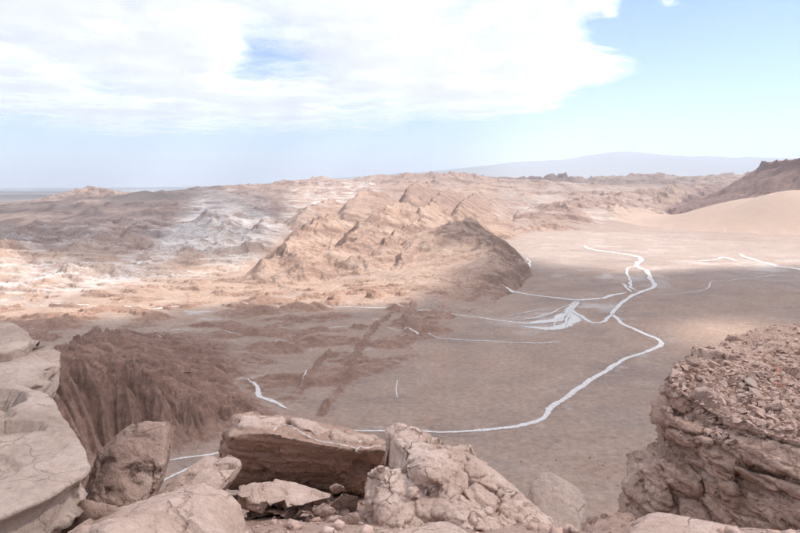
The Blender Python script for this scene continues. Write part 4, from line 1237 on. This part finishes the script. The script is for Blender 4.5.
small(380, 462 + 6, 13, 10, 4.75, 109, CRAG, 'knob of pale stone on the left shoulder of the crag')
# craggy boulder
rock('boulder', [outline([(388, 442, 5.2), (387, 430, 5.3), (398, 424, 5.35), (420, 429, 5.3), (442, 438, 5.2), (456, 448, 5.1), (462, 468, 4.9), (450, 500, 4.6), (420, 490, 4.7), (400, 468, 4.95)], 5.0, 0.5, 0.05, 0.85),
                 outline([(440, 440, 5.2), (456, 447, 5.2), (474, 455, 5.15), (490, 468, 5.05), (520, 494, 4.9), (552, 522, 4.8), (580, 560, 4.7), (480, 590, 4.2), (430, 540, 4.4), (425, 480, 4.8)], 4.9, 0.6, 0.14, 0.85),
                 outline([(366, 484, 4.75), (371, 470, 4.85), (384, 466, 4.9), (400, 472, 4.85), (425, 490, 4.7), (440, 540, 4.4), (400, 580, 4.2), (372, 550, 4.4), (376, 515, 4.6)], 4.7, 0.5, 0.10, 0.85)], 0.0135,
     [chips(70, 0.08, 0.28, 0.05, 113), d_rock(0.03, 1.6, 0.0, 9, 0.03, 2.0, seed=111, plate=0.02, pf=2.3, cw=0.03), d_rock(0.0, 4, 0.010, 16, 0.020, 4.5, seed=117, plate=0.012, pf=7.5, cw=0.04)], CRAG, 'large craggy pale boulder of cracked lumps rising in the middle foreground', 'boulder', 3, keep='crag')
rock('boulder', [outline([(526, 500, 5.5), (531, 482, 5.6), (540, 473, 5.65), (550, 471, 5.65), (566, 479, 5.6), (580, 489, 5.55), (587, 503, 5.5), (590, 545, 5.3), (560, 580, 5.1), (528, 560, 5.2)], 5.5, 0.4, 0.12, 0.8)], 0.014,
     [facets(10, 0.06, 121), d_rock(0.015, 2.2, 0.007, 14, 0.006, 2.5, seed=121)], GREY, 'smooth grey boulder with a rusty right side, right of the crag', 'boulder', 6)
rock('boulder', [outline([(600, 545, 3.9), (622, 524, 4.0), (642, 515, 4.1), (668, 511, 4.15), (695, 513, 4.15), (722, 519, 4.1), (748, 533, 4.0), (770, 560, 3.8), (680, 600, 3.5), (600, 590, 3.5)], 4.0, 0.5, 0.2, 0.85)], 0.014,
     [facets(10, 0.07, 131), chips(36, 0.06, 0.22, 0.018, 132), d_rock(0.02, 2.0, 0.009, 14, 0.010, 2.6, seed=131, strata=0.012, sf=14)], TAN, 'low pale boulder at the bottom edge under the right outcrop', 'boulder', 6)
rock('boulder', [outline([(574, 540, 4.2), (586, 517, 4.3), (610, 511, 4.3), (634, 513, 4.25), (640, 530, 4.1), (620, 560, 3.9), (585, 560, 3.9)], 4.2, 0.35, 0.08, 0.85)], 0.013,
     [facets(8, 0.03, 141), chips(40, 0.05, 0.16, 0.025, 142), d_rock(0.015, 2.6, 0.010, 14, 0.012, 3, seed=141)], BROWN, 'broken brown boulder between the grey boulder and the low pale boulder', 'boulder', 3)
rock('boulder', [outline([(388, 540, 3.5), (404, 526, 3.6), (430, 519, 3.65), (452, 521, 3.65), (470, 532, 3.55), (478, 560, 3.4), (430, 590, 3.2), (385, 570, 3.3)], 3.5, 0.4, 0.14, 0.85)], 0.013,
     [facets(8, 0.05, 151), chips(18, 0.05, 0.18, 0.014, 152), d_rock(0.015, 2.2, 0.007, 14, 0.006, 2.6, seed=151)], TAN, 'smooth pale boulder at the bottom edge in front of the crag', 'boulder', 7)

def patch(parent, tree, pts, proud, sunk, mat, seed, name, voxel, disp=None, smooth=1):
    """a lump or bed of rock standing proud of the face behind it; pts are its corners as seen"""
    P, Nn = [], []
    for a, b in pts:
        p, n = see(tree, a, b)
        if p is None: continue
        P.append(p); Nn.append(n)
    if len(P) < 4: return
    ds = sorted(p.y for p in P); md = ds[len(ds) // 2]
    P = [p if abs(p.y - md) < 0.12 * md else CAMV + (p - CAMV) * (md / p.y) for p in P]
    n = Vector((0, 0, 0))
    for q in Nn: n += q
    n.normalize()
    c = Vector((0, 0, 0))
    for p in P: c += p
    c /= len(P)
    H = []
    for p in P:
        H += [np.array(p - n * sunk), np.array(p + n * proud * 0.55), np.array(c + (p - c) * 0.88 + n * proud * (0.8 + 0.4 * ((seed * 7 + len(H)) % 5) / 4))]
    me = remeshed([H], voxel, smooth)
    V, N = get_vn(me)
    V = V + chips(10, 0.03 * max(1, voxel / 0.011), 0.1 * max(1, voxel / 0.011), proud * 0.6, seed)(V, N)
    me.vertices.foreach_set('co', V.astype(F32).ravel()); me.update()
    V, N = get_vn(me)
    V = V + (disp or d_rock(0.012, 3, 0.008, 18, 0.012, 4, seed=seed, plate=0.02, pf=4.5))(V, N)
    me.vertices.foreach_set('co', (V - np.array(parent.location, F32)).astype(F32).ravel())
    me.polygons.foreach_set('use_smooth', np.ones(len(me.polygons), bool))
    me.name = name; me.materials.append(mat); me.update()
    return add_obj(name, me, parent)

crag = [o for o in COL.objects if o.get('label', '').startswith('large craggy')][0]
rk = random.Random(77)
for k, (x0, y0, x1, y1) in enumerate(((389, 426, 450, 459), (404, 456, 474, 486), (464, 486, 497, 515), (433, 499, 468, 524), (449, 447, 466, 462), (464, 461, 486, 479), (496, 497, 512, 519), (373, 468, 402, 490), (373, 489, 418, 529), (415, 496, 438, 522), (480, 475, 500, 491), (516, 511, 536, 527), (495, 489, 518, 501), (470, 512, 500, 536), (405, 484, 432, 500))):
    cx_, cy_, w_, h_ = (x0 + x1) / 2, (y0 + y1) / 2, (x1 - x0) / 2, (y1 - y0) / 2
    pts = []
    for q in range(6):
        t_ = q * math.pi / 3 + rk.uniform(-.42, .42)
        e = 1.0 / max(abs(math.cos(t_)), abs(math.sin(t_))) ** 0.55
        rr_ = e * rk.uniform(0.85, 1.12)
        # lumps lie along the slope of the crag
        a, b = w_ * rr_ * math.cos(t_), h_ * rr_ * math.sin(t_)
        pts.append((cx_ + a, cy_ + b + 0.18 * a))
    patch(crag, TREES['crag'], pts, rk.uniform(0.012, 0.045), 0.12, CRAG, 900 + k, 'rock_lump' if w_ > 13 else 'rock_flake', 0.011, None, 0)

# salt veins on the big boulder
M_VEIN = NT('salt_vein'); M_VEIN.b.inputs['Base Color'].default_value = (0.62, 0.54, 0.49, 1); M_VEIN = M_VEIN.m
def vein(pts, w, seed):
    px = catmull([(a, b, 0) for a, b in pts], 1.6)
    rnd = np.random.RandomState(seed)
    P = []
    for a in px:
        p, n = see(TREES['big'], a[0] + rnd.normal() * 0.35, a[1] + rnd.normal() * 0.35)
        if p is not None and p.y < 8: P.append((p, n))
    if len(P) < 3: return
    V, Qd = [], []
    for k, (p, n) in enumerate(P):
        t = (P[min(k + 1, len(P) - 1)][0] - P[max(k - 1, 0)][0]).normalized()
        s_ = t.cross(n).normalized()
        ww = w * rnd.uniform(0.2, 2.2) * (0.4 if k in (0, len(P) - 1) else 1)
        for a in (-1, -0.4, 0.4, 1):
            V.append(p + s_ * ww * a + n * (0.006 * (1 - a * a) + 0.0015))
    for k in range(len(P) - 1):
        for j in range(3):
            Qd.append((k * 4 + j, k * 4 + j + 1, k * 4 + j + 5, k * 4 + j + 4))
    me = mesh_np('salt_vein', np.array([tuple(v - big.location) for v in V]), np.array(Qd), M_VEIN)
    o = add_obj('salt_vein', me, big)
    o['label'] = 'white salt vein'
for k, (pts, w) in enumerate((([(272, 430), (283, 425), (292, 427), (302, 433), (312, 438), (322, 442), (336, 444), (350, 446)], 0.006),
                              ([(350, 446), (356, 450), (360, 447), (368, 448), (378, 446), (386, 447)], 0.006),
                              ([(356, 448), (358, 453), (363, 450)], 0.005), ([(322, 442), (340, 441), (352, 443), (365, 440), (370, 436)], 0.006))):
    vein(pts, w, k)
# flakes of its pale crust along the top
for k, pts in enumerate((((240, 418), (262, 414), (285, 420), (280, 428), (258, 430), (240, 428)), ((290, 420), (316, 424), (330, 431), (318, 436), (300, 430)), ((332, 433), (360, 437), (378, 439), (372, 444), (350, 443), (334, 440)), ((224, 428), (232, 416), (238, 426), (232, 434)))):
    patch(big, TREES['big'], pts, 0.025, 0.06, TAN, 880 + k, 'crust_flake', 0.014)

# ------------------------------------------------------------------ right outcrop
top = [R(667, 371, 15.5), R(697, 358, 17.5), R(701, 348, 19), R(730, 339, 20.5), R(778, 326, 23), R(800, 323, 24), R(900, 318, 24),
       R(669, 387, 14.7), R(690, 398, 14.0), R(713, 414, 13.3), R(728, 426, 12.9), R(760, 433, 12.5), R(800, 443, 12.1), R(930, 475, 11)]
low = [np.array((p[0] * 0.985, p[1] - 0.15, 84.0)) for p in top]
bul = [R(664, 440, 14.5), R(642, 452, 14.6), R(627, 478, 14.2), R(630, 505, 13.9), R(655, 545, 13.6), R(700, 455, 13.6), R(740, 500, 12.9), R(770, 560, 12.4), R(640, 455, 16), R(628, 490, 16.5), R(690, 430, 16)]
bul = bul + [np.array((p[0], p[1] - 0.1, 84.0)) for p in bul]
mid = [R(668, 412, 14.4), R(690, 425, 13.7), R(715, 438, 13.0), R(760, 455, 12.25), R(800, 468, 11.8), R(930, 500, 10.6), R(900, 440, 20), R(690, 420, 18)]
mid = mid + [np.array((p[0], p[1] - 0.1, 84.0)) for p in mid]
def outcrop_bulk(V, N):
    P = V.astype(F32)
    d = 0.35 * fbm3(P * 0.42, 3, 601) + 0.10 * fbm3(P * 1.5, 3, 603)
    d = np.where(N[:, 2] > 0.75, d * 0.25, d)
    return N * d[:, None]
outcrop = rock('rock_outcrop', [top + low, bul, mid], 0.052, [outcrop_bulk, chips(55, 0.3, 0.9, 0.10, 609),
     d_rock(0.08, 0.8, 0.0, 6, 0.10, 0.75, seed=611, strata=0.28, sf=2.0, dip=(0.34, -0.16), plate=0.07, pf=1.1, cw=0.05), d_rock(0.03, 2.0, 0.035, 5, 0.045, 1.7, seed=617, strata=0.10, sf=6.0, dip=(0.34, -0.16), plate=0.03, pf=2.4, cw=0.06)],
     OUTC, 'massive layered brown outcrop with a rubble-strewn flat top on the right', 'rock outcrop', 4, keep='out')
OUT = TREES['out']
RD = see(OUT, 704, 402)[0].y
rock('boulder', [outline([(689, 398), (695, 388), (708, 386), (719, 392), (721, 404), (715, 413), (700, 413), (692, 407)], RD + 0.28, 0.8, 0.25, 0.85, 0.7)], 0.03, d_rock(0.05, 1.4, 0.02, 5, 0.02, 1.4, seed=621), mat_rock('rim_boulder_rock', (0.38, 0.265, 0.215), (0.46, 0.335, 0.28), (0.5, 0.38, 0.32), 0.8, 0.9, (0.28, 0.18, 0.14), 0.15), 'rounded tan boulder set into the front rim of the right outcrop', 'boulder', 5)

BEDS = (((728, 430), (762, 438), (806, 450), (806, 484), (775, 474), (745, 462), (728, 446)), ((735, 466), (770, 476), (806, 488), (806, 500), (770, 490), (738, 478)), ((716, 482), (745, 494), (806, 512), (806, 524), (760, 514), (722, 498)),
        ((726, 512), (760, 522), (806, 532), (806, 545), (760, 540), (728, 526)), ((664, 462), (685, 462), (703, 478), (702, 496), (682, 494), (666, 480)), ((667, 415), (690, 418), (706, 424), (704, 434), (684, 432), (667, 424)),
        ((668, 428), (690, 434), (712, 440), (708, 448), (688, 446), (668, 438)), ((700, 450), (716, 452), (733, 470), (734, 484), (716, 474), (702, 462)), ((704, 478), (718, 484), (742, 508), (738, 522), (720, 506), (705, 490)),
        ((644, 470), (656, 464), (670, 478), (672, 508), (656, 512), (646, 492)), ((668, 392), (682, 394), (690, 404), (686, 413), (672, 410)), ((680, 498), (700, 500), (716, 520), (706, 536), (684, 520)))
for k, pts in enumerate(BEDS):
    patch(outcrop, OUT, pts, (0.16, 0.1, 0.12, 0.1)[k % 4], 0.4, OUTC, 950 + k, 'rock_bed' if k in (0, 1, 2, 3, 5, 6) else 'rock_block', 0.035, d_rock(0.06, 1.2, 0.03, 6, 0.03, 1.6, seed=950 + k, strata=0.07, sf=6, dip=(0.34, -0.16), plate=0.03, pf=2.5), 3)

def stone_mesh(name, seed, mat, flat=0.7, n=11):
    rnd = np.random.RandomState(seed)
    p = rnd.normal(size=(n, 3)); p /= np.linalg.norm(p, axis=1)[:, None]
    p *= rnd.uniform(0.75, 1.1, (n, 1)); p *= np.array((1, rnd.uniform(0.6, 0.95), flat * rnd.uniform(0.6, 1.0)))
    me = hull_mesh([p * 0.5]); me.name = name; me.materials.append(mat)
    return me
STONES = [stone_mesh('stone', 700 + k, (RUBB, RUBB, TAN, BROWN)[k % 4], 0.85) for k in range(9)]
rs = random.Random(5)
def place_stone(me, p, size, n=None, sink=0.25, label=None, group=None, cat='stone', name='stone'):
    o = add_obj(name, me, None, p + Vector((0, 0, size * (0.25 - sink * 0.5))))
    o.scale = (size, size, size)
    o.rotation_euler = (rs.uniform(-.35, .35), rs.uniform(-.35, .35), rs.uniform(0, 6.28))
    tag(o, label, cat, group)
    return o
# distinct stones, then the rubble: the largest one by one, the crumbs as one mass
for px, py, s_, me, lb in ((777, 371, 0.34, stone_mesh('stone', 801, REDS), 'reddish stone on the right part of the outcrop top'), (778, 386, 0.24, stone_mesh('stone', 802, REDS), 'small orange-red stone near the front of the outcrop rubble'),
                           (752, 375, 0.24, stone_mesh('stone', 803, PALE), 'whitish stone in the middle of the outcrop top'), (711, 348, 0.42, stone_mesh('stone', 804, CRAG, 0.4), 'flat pale stone at the back left edge of the outcrop'),
                           (676, 376, 0.55, stone_mesh('stone', 805, TAN, 0.5), 'flat pale stone at the left corner of the outcrop rim'), (751, 386, 0.60, stone_mesh('stone', 806, GREY, 0.5), 'largest grey stone in the outcrop rubble'),
                           (755, 394, 0.48, stone_mesh('stone', 807, TAN, 0.35), 'flat tan flake in front of the largest grey stone'), (693, 365, 0.5, stone_mesh('stone', 808, BROWN, 0.9), 'blocky brown stone near the left corner of the outcrop rim')):
    p, n = see(OUT, px, py)
    if p is not None and p.y < 40: place_stone(me, p, s_, sink=0.3, label=lb)
spots = []
for k in range(60000):
    px = rs.uniform(664, 806); py = rs.uniform(322, 446)
    spots.append((px, py))
    if len(spots) > 11000: break
cand = []
for px, py in spots:
    p, n = see(OUT, px, py)
    if p is None or n.z < 0.62 or p.y > 40: continue
    rim = 1.0 if py > 352 else 0.55
    s_ = min(0.30, 0.03 * (rs.paretovariate(1.65))) * rim
    keep_p = 0.95 if (py > 365) else 0.55
    if rs.random() < keep_p: cand.append((s_, p, n))
cand.sort(key=lambda c: -c[0])
for s_, p, n in cand[:230]:
    place_stone(STONES[rs.randrange(9)], p, s_, label='loose brown stone among the rubble on top of the right outcrop', group='rubble stones on the right outcrop')
def stone_mass(name, items, label):
    V, T = [], []
    base = []
    for me in STONES:
        v = np.array([tuple(q.co) for q in me.vertices]); f = np.array([tuple(q.vertices) for q in me.polygons if len(q.vertices) == 3])
        base.append((v, f))
    off = 0
    for s_, p, n in items:
        v, f = base[rs.randrange(9)]
        a = rs.uniform(0, 6.28); c_, s2 = math.cos(a), math.sin(a)
        vv = v * s_
        vv = np.column_stack([vv[:, 0] * c_ - vv[:, 1] * s2, vv[:, 0] * s2 + vv[:, 1] * c_, vv[:, 2]]) + np.array((p.x, p.y, p.z + s_ * 0.12))
        V.append(vv); T.append(f + off); off += len(v)
    me = mesh_np(name, np.vstack(V), np.vstack(T), RUBB, False, True)
    o = add_obj(name, me)
    tag(o, label, 'rubble', None, 'stuff')
stone_mass('rubble', cand[230:], 'small brown rubble covering the top of the right outcrop')
# rubble in the gaps of the ledge
items = []
for k in range(1400):
    x, y = rs.uniform(-2.6, 2.4), rs.uniform(3.2, 6.8)
    p = down(LEDGE, x, y)
    if p is None: continue
    items.append((min(0.16, 0.022 * rs.paretovariate(1.5)), p, None))
stone_mass('gravel', items, 'brown gravel and chips between the foreground boulders')
# blocks lying on the valley floor
blk = [stone_mesh('floor_rock', 850 + k, FLOORR, 0.7) for k in range(4)]
for px, py, s_ in ((556, 462, 1.6), (561, 464, 1.1), (590, 460, 2.0), (598, 463, 1.2), (603, 468, 1.6), (615, 474, 1.3), (575, 470, 0.9), (622, 457, 1.1), (541, 466, 1.8), (548, 468, 1.2), (521, 462, 1.5), (528, 465, 1.0), (608, 480, 1.3), (596, 486, 1.0), (618, 488, 1.4), (499, 446, 1.0), (573, 455, 1.0),
                   (380, 372, 1.6), (378, 365, 1.3), (393, 366, 1.5), (391, 370, 1.1), (360, 340, 1.4), (266, 345, 1.6), (412, 380, 1.0), (480, 395, 0.9), (470, 352, 1.4), (700, 300, 1.8), (520, 390, 0.8), (640, 400, 0.9), (600, 420, 0.8)):
    g = G(px, py); z = float(ground(g[0], g[1])[0])
    place_stone(blk[rs.randrange(4)], Vector((g[0], g[1], z)), s_ * rs.uniform(0.4, 0.8), sink=0.3, label='small dark rock lying on the valley floor', group='rocks scattered on the valley floor', cat='rock', name='floor_rock')
